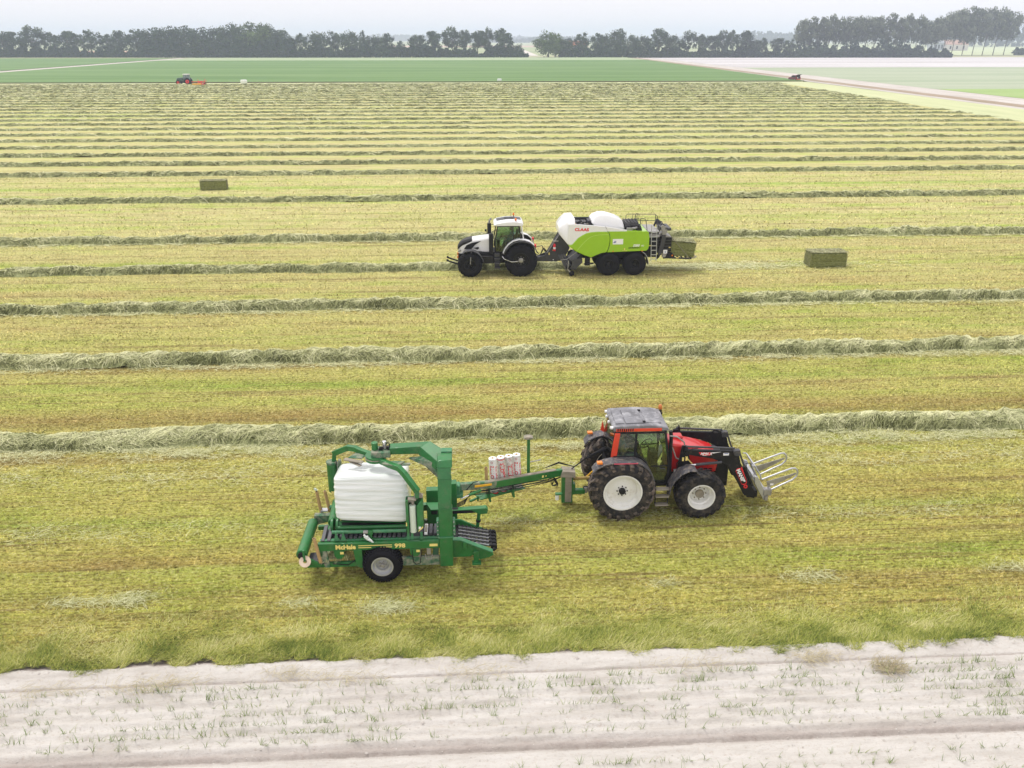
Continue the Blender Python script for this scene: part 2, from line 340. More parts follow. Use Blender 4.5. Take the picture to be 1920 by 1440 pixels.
def windrow(vc, u0, u1, hgt, wid, ns, nseg, L, W, seed, label):
    def surf(u, v):
        c = vc + .22 * (fbm(u * .22, 0 * u, seed) - .5) * 2
        s = (v - c) / (wid / 2 * (.66 + .68 * fbm(u * .42, 0 * u, seed + 1)))
        prof = np.clip(1 - np.abs(s) ** 2.1, 0, 1) ** .8
        big = .55 + .80 * fbm(u * .75, v * .4, seed + 2)
        fold = 1 - np.abs(2 * vn(u * 1.5 - s * 1.0, s * .9 + 3, seed + 3) - 1)          # diagonal folds
        fold2 = 1 - np.abs(2 * vn(u * 3.7 - s * 1.9, s * 1.6, seed + 4) - 1)
        return hgt * prof * (big + .62 * fold + .34 * fold2 - .42) * np.clip((u - u0) / .8, 0, 1) * np.clip((u1 - u) / 1.2, 0, 1)
    d = max(.05, vc * .0022); us = np.arange(u0, u1, d * 1.3); ns_ = max(10, int(26 - vc * .12))
    vs_ = vc + np.linspace(-1, 1, ns_) * wid * .62
    gu, gv = np.meshgrid(us, vs_); z = surf(gu, gv) - .015
    P = np.stack([gu * CA - gv * SA, gu * SA + gv * CA, z], -1).reshape(-1, 3); nu = len(us)
    ii = (np.arange(ns_ - 1)[:, None] * nu + np.arange(nu - 1)[None]).ravel()
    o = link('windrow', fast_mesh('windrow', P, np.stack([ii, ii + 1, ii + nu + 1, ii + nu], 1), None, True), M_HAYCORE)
    tag(o, label, 'windrow', 'windrows of cut grass across the hay field')
    u = NR.uniform(u0, u1, ns); r = NR.random(ns); q = NR.uniform(-1, 1, ns); q = np.where(r < .12, q * 1.35, q * .98)
    v = vc + .22 * (fbm(u * .22, 0 * u, seed) - .5) * 2 + q * wid * .5
    swirl = fbm(u * 1.3, v * 1.3, seed + 5)
    a = .55 + (swirl - .5) * 2.6 + NR.normal(0, .38, ns) + np.where(NR.random(ns) < .08, 1.6, 0)
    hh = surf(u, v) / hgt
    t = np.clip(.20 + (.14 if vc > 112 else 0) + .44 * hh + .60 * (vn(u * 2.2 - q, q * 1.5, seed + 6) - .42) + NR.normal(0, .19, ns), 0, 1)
    V, F, T = ribbons(np.stack([u, v], 1), a, NR.uniform(*L, ns), NR.uniform(*W, ns), nseg, surf, hgt * .17, t, NR.normal(0, .5, ns))
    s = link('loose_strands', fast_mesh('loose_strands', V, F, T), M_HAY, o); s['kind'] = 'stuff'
    return o
def u_left(v): return -.655 * v + v * .054 - 6 - .03 * v
def u_right(v): return .655 * v + v * .054 + 6 + .03 * v
rows_v = [28.0, 36.1, 44.0, 51.9, 60.3, 76.3] + [92 + 8.02 * k for k in range(24)]
nth = 0
for i, v in enumerate(rows_v):
    nth += 1
    u0 = u_left(v); u1 = min(u_right(v), yv(v) - 1.2 + 3 * (R.random() - .5))
    where = f'{ordw(nth)} row counted from the sand, '
    desc = ['thick grey-green windrow running behind the red tractor', 'thick windrow two rows behind the red tractor', 'windrow just in front of the white tractor',
            'windrow that ends under the white tractor', 'windrow passing just behind the baler', 'lone windrow in front of the far left bale'][i] if i < 6 else \
           ('thin distant windrow of cut grass, ' if v > 150 else 'windrow of cut grass, ') + f'{ordw(nth)} row counted from the sand field'
    if i == 3: u1 = 6.6
    far = v / 28
    if v < 62: ns, nseg, L, W = (46000, 36000, 28000, 14000, 20000)[i], 3, (.22 + .05 * far, .52 + .1 * far), (.011 * far ** .7, .020 * far ** .7)
    elif v < 112: ns, nseg, L, W = 9500, 2, (.5, 1.1), (.028 * v / 70, .05 * v / 70)
    else: ns, nseg, L, W = 4200, 2, (.7, 1.8), (.045 * v / 100, .075 * v / 100)
    windrow(v, u0, u1, .30 + .045 * R.random() - (.04 if v > 112 else 0), 1.12 + .12 * R.random(), ns, nseg, L, W, 100 + 10 * i, desc)

M_DRYT = strand_mat('dry_brown_grass', [(0, (.16, .13, .07)), (.5, (.34, .29, .17)), (1, (.52, .46, .30))])
# thin scatter of raked grass on the stubble
def scatter(n, uc, vc, du, dv, L=(.1, .28), W=(.006, .012), uniform=False, t0=.75, seedf=0):
    if uniform: u = NR.uniform(uc - du, uc + du, n); v = NR.normal(vc, dv, n)
    else: u = NR.normal(uc, du, n); v = NR.normal(vc, dv, n)
    k = NR.random(n) < np.clip(fbm(u * .8, v * 2.5, 71 + seedf) * 2.4 - .7, 0.05, 1) if uniform else np.ones(n, bool)
    u, v = u[k], v[k]; n = len(u)
    return ribbons(np.stack([u, v], 1), .3 + NR.normal(0, .9, n), NR.uniform(*L, n), NR.uniform(*W, n), 2, lambda a, b: 0 * a + .03 + .03 * vn(a * 5, b * 5, 3), .03, np.clip(NR.normal(t0, .18, n), 0, 1), NR.normal(0, .35, n))
sc = [scatter(34000, 2, 26.95, 23, .33, uniform=True), scatter(14000, 4, 35.25, 28, .22, (.15, .35), (.01, .016), True, seedf=3), scatter(9000, 4, 43.2, 34, .2, (.2, .45), (.014, .022), True, seedf=5),
      scatter(11000, 2, 25.3, 22, .5, uniform=True, seedf=9), scatter(6000, 2, 21.8, 20, .3, uniform=True, t0=.6, seedf=19),
      scatter(3500, 4, 59.5, 38, .2, (.4, .8), (.025, .04), True, seedf=6), scatter(2500, 14, 51.5, 5, .5, (.3, .7), (.02, .03))]
tag(link('raked_grass_scatter', fast_mesh('raked_grass_scatter', *merge(sc)), M_HAY), kind='stuff')
def ground_uv(px, py, z=0):
    u = (px - 960) / 1600; q = (py - 720) / 1600; c, s = math.cos(PITCH), math.sin(PITCH)
    t = (z - H) / (-s - q * c); x, y = u * t, (c - q * s) * t
    return x * CA + y * SA, -x * SA + y * CA
for (px, py, du, dv, n, lab) in ((145, 1133, .55, .10, 260, 'wispy tuft of pale cut grass, leftmost on the near stubble'), (240, 1128, .32, .16, 330, 'denser pale tuft second from the left on the near stubble'),
        (556, 1134, .28, .11, 150, 'small faint tuft of cut grass left of the wrapper wheel'), (722, 1141, .38, .17, 430, 'largest pale tuft of cut grass below the wrapper wheel'),
        (1516, 1083, .42, .15, 240, 'pale tuft of cut grass on the stubble below the bale grab'), (1898, 1066, .45, .12, 200, 'pale tuft of cut grass at the right border of the stubble'),
        (1238, 1096, .35, .10, 90, 'thin tuft of cut grass below the red tractor front wheel'),
        (1660, 1253, .22, .13, 420, 'dry tuft of brown grass lying on the pale soil')):
    u, v = ground_uv(px, py); o = link('cut_grass_tuft', fast_mesh('cut_grass_tuft', *scatter(n, u, v, du, dv, (.12, .34), (.005, .010), t0=.66 if py < 1200 else .5)), M_HAY if py < 1200 else M_DRYT)
    tag(o, lab, 'grass tuft')
sc2 = [scatter(150, *ground_uv(px, py), du, .12, (.12, .3), (.005, .009), t0=.75) for px, py, du in ((95, 1300, .5), (290, 1285, .6), (900, 1262, .5), (1525, 1232, .4), (540, 1268, .4), (650, 1275, .5), (1520, 1240, .3), (1300, 1250, .6), (280, 1290, .5))]
tag(link('dry_grass_litter', fast_mesh('dry_grass_litter', *merge(sc2)), M_DRYT), kind='stuff')

# crumbs and clods of soil
n = 9000; u = NR.uniform(-12, 15, n); v = NR.uniform(12.6, 16.1, n); s = NR.gamma(1.6, .0065, n) + .004; k = NR.random(n) < .25 + fbm(u * .7, v * 3, 97) ** 2; u, v, s = u[k], v[k], s[k]; n = len(u)
q = np.array([(1, 0, 0), (0, 1, 0), (-1, 0, 0), (0, -1, 0), (0, 0, .9)]); rr = NR.uniform(.6, 1.3, (n, 5, 1)); aa = NR.uniform(0, 6.28, n); z = soil_h(u, v) - .024
pp = q[None] * rr * s[:, None, None]; c_, s_ = np.cos(aa)[:, None], np.sin(aa)[:, None]; px_, py_ = pp[..., 0] * c_ - pp[..., 1] * s_, pp[..., 0] * s_ + pp[..., 1] * c_
V = np.stack([(u * CA - v * SA)[:, None] + px_, (u * SA + v * CA)[:, None] + py_, z[:, None] + pp[..., 2]], -1).reshape(-1, 3); b = (np.arange(n) * 5)[:, None]
F = np.concatenate([np.concatenate([b + i, b + (i + 1) % 4, b + 4], 1) for i in range(4)])
tag(link('soil_crumbs', fast_mesh('soil_crumbs', V, F, np.repeat(NR.uniform(0, .45, n), 5)), M_SOIL), kind='stuff')

# ------------------------------------------------------------------ onion seedlings
M_ONION = strand_mat('onion_leaf', [(0, (.14, .22, .07)), (.5, (.26, .33, .13)), (1, (.46, .48, .26))])
def seedling(n):
    Vs, Ts, Fs = [], [], []
    for k in range(n):
        a = R.uniform(0, 6.28); el = R.uniform(.75, 1.45); L_ = R.uniform(.12, .26); w = R.uniform(.0035, .006); bx, by = R.uniform(-.02, .02), R.uniform(-.012, .012)
        p = [(bx, by, -.01)]; h = el
        for s in range(2):
            x, y, z = p[-1]; p.append((x + math.cos(a) * math.cos(h) * L_ / 2, y + math.sin(a) * math.cos(h) * L_ / 2, z + math.sin(h) * L_ / 2)); h -= R.uniform(.1, .7)
        b = len(Vs); t = R.uniform(.1, 1)
        for q, (x, y, z) in enumerate(p[:2]):
            for (dx, dy) in ((w, 0), (-w * .5, w * .87), (-w * .5, -w * .87)): Vs.append((x + dx, y + dy, z)); Ts.append(t)
        Vs.append(p[2]); Ts.append(t)
        for j in range(3): j2 = (j + 1) % 3; Fs += [(b + j, b + j2, b + 3 + j2), (b + j, b + 3 + j2, b + 3 + j), (b + 3 + j, b + 3 + j2, b + 6)]
    return np.array(Vs), np.array(Fs), np.array(Ts)
SEED = [seedling(k) for k in (2, 3, 3, 4, 5, 6, 4, 3, 2, 5)]; SEEDM = [fast_mesh('onion_seedling', *s) for s in SEED]
for me in SEEDM: me.materials.append(M_ONION)
pts = []
for row in [11.6, 11.87, 12.14, 12.41, 12.68] + [13.55 + .27 * k for k in range(7)]:
    u = -14.
    while u < 16:
        dens = fbm(np.array([u * .35]), np.array([row * 2.]), 81)[0]
        u += R.uniform(.04, .13) + (R.uniform(.1, .4) if dens + R.uniform(-.12, .12) < .42 else .0) + (R.uniform(.2, .8) if R.random() < .06 else 0)
        pts.append((u, row + R.gauss(0, .018), R.uniform(.6, 1.25) * (.75 + .5 * dens), R.uniform(0, 6.28), R.randrange(10)))
vis = [p for p in pts if p[1] > 12.55 and abs(p[0] - .7) < 13.2]; vis.sort(key=lambda p: p[1] - 2.2 * p[2])
big = set(id(p) for p in vis[:300]); rest = []
for p in pts:
    u, v, s, rz, k = p; z = float(soil_h(np.array([u]), np.array([v]))[0]) - .025
    if id(p) in big:
        o = bpy.data.objects.new('onion_seedling', SEEDM[k]); COL.objects.link(o); o.location = UV(u, v, z); o.rotation_euler.z = rz; o.scale = (s, s, s)
        tag(o, 'small onion seedling with thin upright leaves in the pale soil rows', 'onion plant', 'onion seedlings in the pale soil')
    else:
        V, F, T = SEED[k]; c, s_ = math.cos(rz), math.sin(rz); q = UV(u, v, z)
        rest.append((np.stack([(V[:, 0] * c - V[:, 1] * s_) * s + q.x, (V[:, 0] * s_ + V[:, 1] * c) * s + q.y, V[:, 2] * s + q.z], 1), F, T))
tag(link('onion_seedlings', fast_mesh('onion_seedlings', *merge(rest)), M_ONION), kind='stuff')
# ------------------------------------------------------------------ far trees
def leaf_mat(name, lo, mid, hi):
    m, t, b = newmat(name); at = nd(t, 'Attribute', attribute_name='tint').outputs['Fac']
    t.links.new(ramp(t, at, [(0, lo), (.5, mid), (1, hi)]), b.inputs['Base Color']); b.inputs['Roughness'].default_value = .8
    b.inputs['Specular IOR Level'].default_value = .15
    return m
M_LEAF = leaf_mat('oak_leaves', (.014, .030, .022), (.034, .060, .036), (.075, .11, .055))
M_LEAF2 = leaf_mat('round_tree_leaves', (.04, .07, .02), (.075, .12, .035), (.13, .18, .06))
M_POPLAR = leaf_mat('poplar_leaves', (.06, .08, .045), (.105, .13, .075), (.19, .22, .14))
M_BARK = mat('bark', (.10, .085, .065), .9, var=.3, scale=2)
def crown_mesh(kind, seed, nq):
    """unit tree: total height 1, width about 1 (scaled by the object)"""
    r = np.random.default_rng(seed); blobs = []
    if kind == 'oak': zc, zr, nb, br = .58, .40, 34, (.07, .16)
    elif kind == 'dense': zc, zr, nb, br = .50, .50, 46, (.12, .2)
    elif kind == 'bush': zc, zr, nb, br = .45, .5, 20, (.14, .26)
    else: zc, zr, nb, br = .61, .385, 52, (.06, .14)
    while len(blobs) < nb:
        p = r.uniform(-1, 1, 3); d = np.linalg.norm(p)
        if d > 1 or d < .35: continue
        w = .40
        if kind == 'poplar': w = .40 * (1 - .35 * max(0, p[2])) * (1 if p[2] > -.5 else .8)
        lean = .16 * (p[2] + 1) if kind == 'poplar' else 0
        b = r.uniform(*br)
        blobs.append((p[0] * w + lean * .5, p[1] * w, zc + p[2] * (zr - b * .6), b, r.uniform(.1, .9)))
    P, S, T = [], [], []
    for k in range(nq):
        b = blobs[r.integers(len(blobs))]; n = r.normal(size=3); n /= np.linalg.norm(n); rr = b[3] * r.uniform(.45, 1.12)
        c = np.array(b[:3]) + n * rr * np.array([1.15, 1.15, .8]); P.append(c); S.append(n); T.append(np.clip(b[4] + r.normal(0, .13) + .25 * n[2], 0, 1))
    P, S, T = np.array(P), np.array(S), np.array(T); n = nq
    a = r.normal(size=(n, 3)); a /= np.linalg.norm(a, axis=1)[:, None]; nn = S + a * .9; nn /= np.linalg.norm(nn, axis=1)[:, None]
    t1 = np.cross(nn, r.normal(size=(n, 3))); t1 /= np.linalg.norm(t1, axis=1)[:, None]; t2 = np.cross(nn, t1)
    s = r.uniform(.009, .026, n)[:, None] * (1.0 if kind != 'bush' else 1.8)
    V = np.stack([P - t1 * s - t2 * s * .6, P + t1 * s * .9 - t2 * s, P + t1 * s * .7 + t2 * s * .8, P - t1 * s * .8 + t2 * s], 1).reshape(-1, 3)
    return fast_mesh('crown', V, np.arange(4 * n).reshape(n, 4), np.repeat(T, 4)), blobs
def tube_np(pts, rad, k=6):
    V, F = [], []
    for q, (p, r_) in enumerate(zip(pts, rad)):
        for j in range(k): a = 2 * math.pi * j / k; V.append((p[0] + r_ * math.cos(a), p[1] + r_ * math.sin(a), p[2]))
        if q: b = (q - 1) * k; F += [(b + j, b + (j + 1) % k, b + k + (j + 1) % k, b + k + j) for j in range(k)]
    return V, F
def trunk_mesh(kind, blobs, seed):
    r = random.Random(seed); V, F = [], []
    top = .62 if kind == 'oak' else (.8 if kind == 'poplar' else .5); lean = .1 if kind == 'poplar' else .02
    main = [(0, 0, -.02), (lean * .25, .005, top * .3), (lean * .7, 0, top * .6), (lean * 1.6, 0, top)]
    rt = .024 if kind != 'poplar' else .013
    def add(p, rad):
        v, f = tube_np(p, rad); b = len(V); V.extend(v); F.extend([tuple(b + i for i in q) for q in f])
    add(main, [rt * 1.3, rt, rt * .75, rt * .3])
    for b in r.sample(blobs, min(len(blobs), 13)):
        z0 = min(b[2] - .12, r.uniform(.22, .5) * (1.25 if kind == 'poplar' else 1)); z0 = max(.1, z0); f = z0 / top; x0 = lean * f * 1.4
        add([(x0, 0, z0), ((x0 + b[0]) / 2, b[1] / 2, z0 + (b[2] - z0) * .62), (b[0], b[1], b[2])], [rt * .5, rt * .32, rt * .1])
    return fast_mesh('trunk', np.array(V), np.array(F), None, True)
TREES = {}
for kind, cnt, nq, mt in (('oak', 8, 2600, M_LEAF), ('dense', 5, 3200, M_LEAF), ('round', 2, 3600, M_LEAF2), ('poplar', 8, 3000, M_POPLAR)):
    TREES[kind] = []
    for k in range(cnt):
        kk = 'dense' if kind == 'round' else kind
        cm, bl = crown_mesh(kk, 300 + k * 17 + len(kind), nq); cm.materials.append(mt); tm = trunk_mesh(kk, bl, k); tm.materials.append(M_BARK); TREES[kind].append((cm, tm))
def at(px, Y): return (px - 960) / 1600 * (Y * math.cos(PITCH) + H * math.sin(PITCH))
def height(py, Y, base=None):
    q = (py - 720) / 1600; a = PITCH + math.atan(q); return H - Y * math.tan(a)
def tree(kind, px, top, wpx, Y, label, group, k):
    x = at(px, Y); h = height(top, Y) + .5; w = wpx / 1600 * Y * math.cos(PITCH) * 1.22
    root = empty('poplar_tree' if kind == 'poplar' else 'oak_tree' if kind in ('oak', 'dense') else 'lime_tree', (x, Y, 0)); tag(root, label, 'tree', group)
    cm, tm = TREES[kind][k % len(TREES[kind])]
    for nm, me in (('crown', cm), ('trunk', tm)):
        o = bpy.data.objects.new(nm, me); COL.objects.link(o); o.parent = root
    root.scale = (w, w, h); root.rotation_euler.z = 0 if kind == 'poplar' else R.uniform(0, 6.28)
    if nm == 'trunk': pass
    return root
LINE = [(12, 53, 58, 'o'), (65, 47, 56, 'o'), (100, 60, 30, 'o'), (131, 57, 46, 'o'), (173, 55, 42, 'o'), (208, 64, 32, 'o'), (231, 56, 36, 'o'), (259, 54, 38, 'o'),
        (290, 50, 52, 'd'), (320, 47, 46, 'd'), (350, 46, 50, 'd'), (382, 49, 44, 'd'), (408, 50, 44, 'd'), (434, 42, 44, 'd'), (458, 48, 44, 'd'), (481, 39, 58, 'r'), (506, 44, 48, 'd'), (528, 54, 40, 'd'), (543, 66, 30, 'd'),
        (567, 62, 22, 'o'), (600, 53, 42, 'd'), (626, 57, 26, 'o'), (658, 52, 38, 'd'), (686, 57, 24, 'o'), (708, 63, 26, 'd'), (729, 62, 25, 'o'), (753, 77, 24, 'o'), (784, 64, 34, 'o'),
        (816, 52, 30, 'o'), (848, 48, 38, 'o'), (872, 54, 24, 'o'), (896, 51, 32, 'o'), (915, 50, 22, 'o'), (944, 53, 40, 'o'), (971, 82, 24, 'd'),
        (1028, 56, 50, 'r'), (1041, 70, 36, 'r'), (1065, 71, 34, 'd'), (1092, 60, 30, 'o'), (1118, 62, 28, 'o'), (1134, 62, 26, 'd'), (1160, 52, 36, 'd'), (1186, 64, 24, 'd'), (1206, 66, 28, 'd'),
        (1234, 51, 34, 'o'), (1258, 65, 30, 'd'), (1290, 57, 36, 'o'), (1316, 64, 26, 'o'), (1334, 62, 26, 'o'), (1352, 55, 32, 'o'), (1372, 56, 22, 'o'), (1398, 56, 32, 'o'), (1414, 70, 24, 'd'),
        (1428, 71, 18, 'o'), (1457, 71, 30, 'o'), (1480, 73, 26, 'o')]
GT = 'trees of the far treeline behind the green field'
for k, (px, top, w, kd) in enumerate(LINE):
    Y = 652 + (k * 37 % 11) - .004 * px
    kind = {'o': 'oak', 'd': 'dense', 'r': 'round'}[kd]
    look = {'o': 'open-crowned dark tree', 'd': 'dense dark tree leafy to the ground', 'r': 'smooth round paler tree'}[kd]
    if top < 50 and kd == 'o': look = 'tall ' + look
    side = f'{ordw(k + 1)} from the left border of the photo' if px < 990 else f'{ordw(k - 34)} right of the treeline gap'
    tree(kind, px, top, w, Y, f'{look}, {side}', GT, k * 5 + k // 6)
POP = [(1503, 34, 26), (1519, 31, 30), (1540, 28, 30), (1556, 26, 30), (1574, 30, 28), (1589, 26, 30), (1607, 25, 30), (1625, 27, 30), (1642, 28, 28), (1664, 24, 32), (1684, 29, 28), (1698, 25, 28), (1720, 26, 28), (1738, 34, 24), (1755, 26, 30),
       (1773, 18, 34), (1790, 14, 36), (1810, 11, 36), (1829, 11, 38), (1848, 12, 38), (1868, 11, 40), (1888, 16, 36)]
for k, (px, top, w) in enumerate(POP):
    Y = 668 + (px - 1500) * .16 if px < 1760 else 715 + (px - 1760) * .25
    lab = ('tall wind-bent poplar with bare lower trunk' if px > 1760 else 'slender wind-bent poplar above the hedge') + f', {ordw(k + 1)} from the left in the poplar row'
    tree('poplar', px - 7, top, w * 1.15, Y, lab, 'row of poplars on the right horizon', k * 5)

def leaf_band(name, x0, x1, Y, hfun, depth, n, size, m, label=None, tlo=.0, thi=.6):
    r = np.random.default_rng(int(abs(x0)) + 5); x = r.uniform(x0, x1, n); y = Y + r.uniform(-depth / 2, depth / 2, n)
    hh = hfun(x); z = hh * r.uniform(0, 1, n) ** .7 * (1 - .5 * (2 * (y - Y) / depth) ** 2)
    P = np.stack([x, y, z], 1); s = r.uniform(*size, n)[:, None]
    nn = r.normal(size=(n, 3)) + np.array([0, -.6, .7]); nn /= np.linalg.norm(nn, axis=1)[:, None]
    t1 = np.cross(nn, r.normal(size=(n, 3))); t1 /= np.linalg.norm(t1, axis=1)[:, None]; t2 = np.cross(nn, t1)
    V = np.stack([P - t1 * s - t2 * s * .6, P + t1 * s * .9 - t2 * s, P + t1 * s * .7 + t2 * s * .8, P - t1 * s * .8 + t2 * s], 1).reshape(-1, 3)
    T = np.clip(tlo + (thi - tlo) * (fbm(x * .15, y * .15, 91)) + r.normal(0, .1, n), 0, 1)
    return tag(link(name, fast_mesh(name, V, np.arange(4 * n).reshape(n, 4), np.repeat(T, 4)), m), kind='stuff')
hf = lambda lo, hi, f=.12, s=3: (lambda x: lo + (hi - lo) * fbm(x * f, 0 * x, s))
leaf_band('undergrowth', at(-60, 650), at(270, 650), 648, hf(.5, 11, .35), 8, 9000, (.4, 1.0), M_LEAF)
leaf_band('undergrowth', at(270, 650), at(556, 650), 648, hf(3, 19, .25), 10, 10000, (.5, 1.1), M_LEAF)
leaf_band('undergrowth', at(556, 650), at(990, 650), 648, hf(.5, 11, .3), 8, 11000, (.4, 1.0), M_LEAF)
leaf_band('undergrowth', at(1048, 650), at(1778, 650), 648, hf(.5, 10, .3), 8, 16000, (.4, 1.0), M_LEAF)
leaf_band('undergrowth', at(1490, 665), at(1725, 665), 664, hf(1, 15, .3), 8, 3600, (.35, .9), M_LEAF)
leaf_band('undergrowth', at(1890, 760), at(2000, 760), 750, hf(2, 6), 10, 1600, (.5, 1.1), M_LEAF)
for (a_, b_, Y, lo, hi) in ((-200, 2200, 3600, 4, 22), (1390, 1510, 2300, 12, 34), (1700, 2100, 1450, 26, 50), (-200, 600, 2600, 3, 14), (840, 1080, 2500, 2, 16)):
    n = int((at(b_, Y) - at(a_, Y)) * .9 * (hi / 20 + .6)); leaf_band('distant_wood', at(a_, Y), at(b_, Y), Y, hf(lo, hi, .011 * 2000 / Y, a_ % 7), 60, min(n, 16000), (2.2 * Y / 2000 + 1, 5 * Y / 2000 + 1), M_LEAF)

# distant strips of land seen between the trees
for nm, c, uv in (('bare_soil_strip', (.46, .30, .22), [(-420, 760), (-60, 760), (-60, 1000), (-420, 1000)]), ('bare_soil_strip', (.5, .36, .28), [(-120, 1350), (200, 1350), (200, 1600), (-120, 1600)]),
                  ('pale_field_strip', (.6, .55, .5), [(20, 720), (60, 720), (80, 1300), (55, 1300)]), ('pale_field_strip', (.45, .5, .3), [(380, 730), (1100, 730), (1300, 1350), (420, 1350)])):
    sheet(nm, uv, -.15, band_mat(nm, [(.3, tuple(x * .85 for x in c)), (.7, tuple(min(1, x * 1.15) for x in c))], .01, .02))
# ------------------------------------------------------------------ mesh builder for the machines
class MB:
    def __init__(s): s.V = []; s.F = []
    def add(s, V, F):
        b = len(s.V); s.V += [tuple(v) for v in V]; s.F += [tuple(b + i for i in f) for f in F]; return s
    def hexa(s, p):   # 8 points: bottom ring 4, top ring 4
        return s.add(p, [(3, 2, 1, 0), (4, 5, 6, 7), (0, 1, 5, 4), (1, 2, 6, 5), (2, 3, 7, 6), (3, 0, 4, 7)])
    def box(s, x0, x1, y0, y1, z0, z1):
        return s.hexa([(x0, y0, z0), (x1, y0, z0), (x1, y1, z0), (x0, y1, z0), (x0, y0, z1), (x1, y0, z1), (x1, y1, z1), (x0, y1, z1)])
    def prism(s, poly, y0, y1, sh=None):
        """polygon in x,z pushed from y0 to y1; sh = function (x,z)->extra (dx,dz) at y1"""
        n = len(poly); sh = sh or (lambda x, z: (0, 0))
        V = [(x, y0, z) for x, z in poly] + [(x + sh(x, z)[0], y1, z + sh(x, z)[1]) for x, z in poly]
        return s.add(V, [tuple(range(n)), tuple(range(2 * n - 1, n - 1, -1))] + [(i, n + i, n + (i + 1) % n, (i + 1) % n) for i in range(n)])
    def bar(s, p0, p1, w, h, up=(0, 0, 1)):
        p0, p1 = Vector(p0), Vector(p1); d = (p1 - p0).normalized(); u = Vector(up)
        if abs(d.dot(u)) > .97: u = Vector((0, 1, 0))
        sx = d.cross(u).normalized() * w / 2; sy = sx.cross(d).normalized() * h / 2
        return s.hexa([p0 - sx - sy, p0 + sx - sy, p1 + sx - sy, p1 - sx - sy, p0 - sx + sy, p0 + sx + sy, p1 + sx + sy, p1 - sx + sy])
    def tube(s, pts, r, n=8):
        pts = [Vector(p) for p in pts]; rs = r if isinstance(r, (list, tuple)) else [r] * len(pts); V, F = [], []; ref = None
        for k, p in enumerate(pts):
            d = (pts[min(k + 1, len(pts) - 1)] - pts[max(k - 1, 0)]).normalized()
            if ref is None: ref = d.orthogonal().normalized()
            a = (ref - d * ref.dot(d)).normalized(); b = d.cross(a); ref = a
            V += [p + (a * math.cos(2 * math.pi * j / n) + b * math.sin(2 * math.pi * j / n)) * rs[k] for j in range(n)]
            if k: o = (k - 1) * n; F += [(o + j, o + (j + 1) % n, o + n + (j + 1) % n, o + n + j) for j in range(n)]
        F += [tuple(range(n - 1, -1, -1)), tuple(len(V) - n + j for j in range(n))]
        return s.add(V, F)
    def lathe(s, cx, cz, prof, n=40, cy=0, closed=False):
        V, F = [], []; m = len(prof)
        for (y, r) in prof: V += [(cx + r * math.cos(2 * math.pi * j / n), cy + y, cz + r * math.sin(2 * math.pi * j / n)) for j in range(n)]
        for k in range(m if closed else m - 1): a, b = k * n, (k + 1) % m * n; F += [(a + j, a + (j + 1) % n, b + (j + 1) % n, b + j) for j in range(n)]
        if not closed: F += [tuple(range(n)), tuple((m - 1) * n + j for j in range(n - 1, -1, -1))]
        return s.add(V, F)
    def strip(s, prof, y0, y1, t):
        """bent sheet: polyline in x,z, thickness t, from y0 to y1"""
        P = [Vector((x, z)) for x, z in prof]; inn = []
        for k, p in enumerate(P):
            d = (P[min(k + 1, len(P) - 1)] - P[max(k - 1, 0)]).normalized(); inn.append(p + Vector((d.y, -d.x)) * t)
        for k in range(len(P) - 1):
            a, b, c, d = P[k], P[k + 1], inn[k + 1], inn[k]
            s.hexa([(a.x, y0, a.y), (b.x, y0, b.y), (c.x, y0, c.y), (d.x, y0, d.y), (a.x, y1, a.y), (b.x, y1, b.y), (c.x, y1, c.y), (d.x, y1, d.y)])
        return s
    def build(s, name, m, parent=None, bev=0, ang=35, label=None):
        me = bpy.data.meshes.new(name); me.from_pydata([tuple(v) for v in s.V], [], s.F); bm = bmesh.new(); bm.from_mesh(me)
        bmesh.ops.recalc_face_normals(bm, faces=bm.faces); bm.to_mesh(me); bm.free()
        me.polygons.foreach_set('use_smooth', [True] * len(me.polygons)); me.set_sharp_from_angle(angle=math.radians(ang))
        o = link(name, me, m, parent)
        if bev:
            b = o.modifiers.new('bevel', 'BEVEL'); b.width = bev; b.segments = 2; b.limit_method = 'ANGLE'; b.angle_limit = math.radians(40)
        if label: o['label'] = label
        return o
def text(txt, size, loc, m, parent, rot=(math.pi / 2, 0, 0), depth=.004, shear=0, bold=.012, sx=1, name='lettering', spacing=1):
    c = bpy.data.curves.new('lettering', 'FONT'); c.body = txt; c.size = size; c.extrude = depth; c.shear = shear; c.offset = bold * size; c.space_character = spacing
    c.resolution_u = 3; c.align_x = 'LEFT'; o = bpy.data.objects.new('tmp', c); me = bpy.data.meshes.new_from_object(o)
    bpy.data.objects.remove(o); t = link(name, me, m, parent); t.location = loc; t.rotation_euler = rot; t.scale = (sx, 1, 1); return t

M_RUB = mat('tyre_rubber', (.020, .020, .022), .75, var=.3, dirt=.55, dirtc=(.10, .085, .065), scale=2.2, bmp=.004)
M_RUBC = mat('clean_tyre_rubber', (.009, .009, .012), .7, var=.25, dirt=.12, dirtc=(.05, .045, .04), scale=3, bmp=.003)
M_RUBG = mat('lug_rubber', (.045, .043, .042), .8, var=.3, dirt=.8, dirtc=(.20, .16, .13), scale=3.3)
for _m in (M_RUB, M_RUBC, M_RUBG): _m.node_tree.nodes['Principled BSDF'].inputs['Specular IOR Level'].default_value = .18
M_WHITER = mat('white_rim_paint', (.78, .78, .75), .35, var=.04, dirt=.3, dirtc=(.50, .45, .37), scale=2)
M_BLACK = mat('black_machine_paint', (.011, .011, .013), .45, var=.3, dirt=.25, dirtc=(.09, .075, .055), scale=3)
M_BLACK.node_tree.nodes['Principled BSDF'].inputs['Specular IOR Level'].default_value = .25
M_DGREY = mat('dark_grey_plastic', (.045, .047, .055), .5, var=.2, dirt=.3, dirtc=(.2, .17, .13), scale=4)
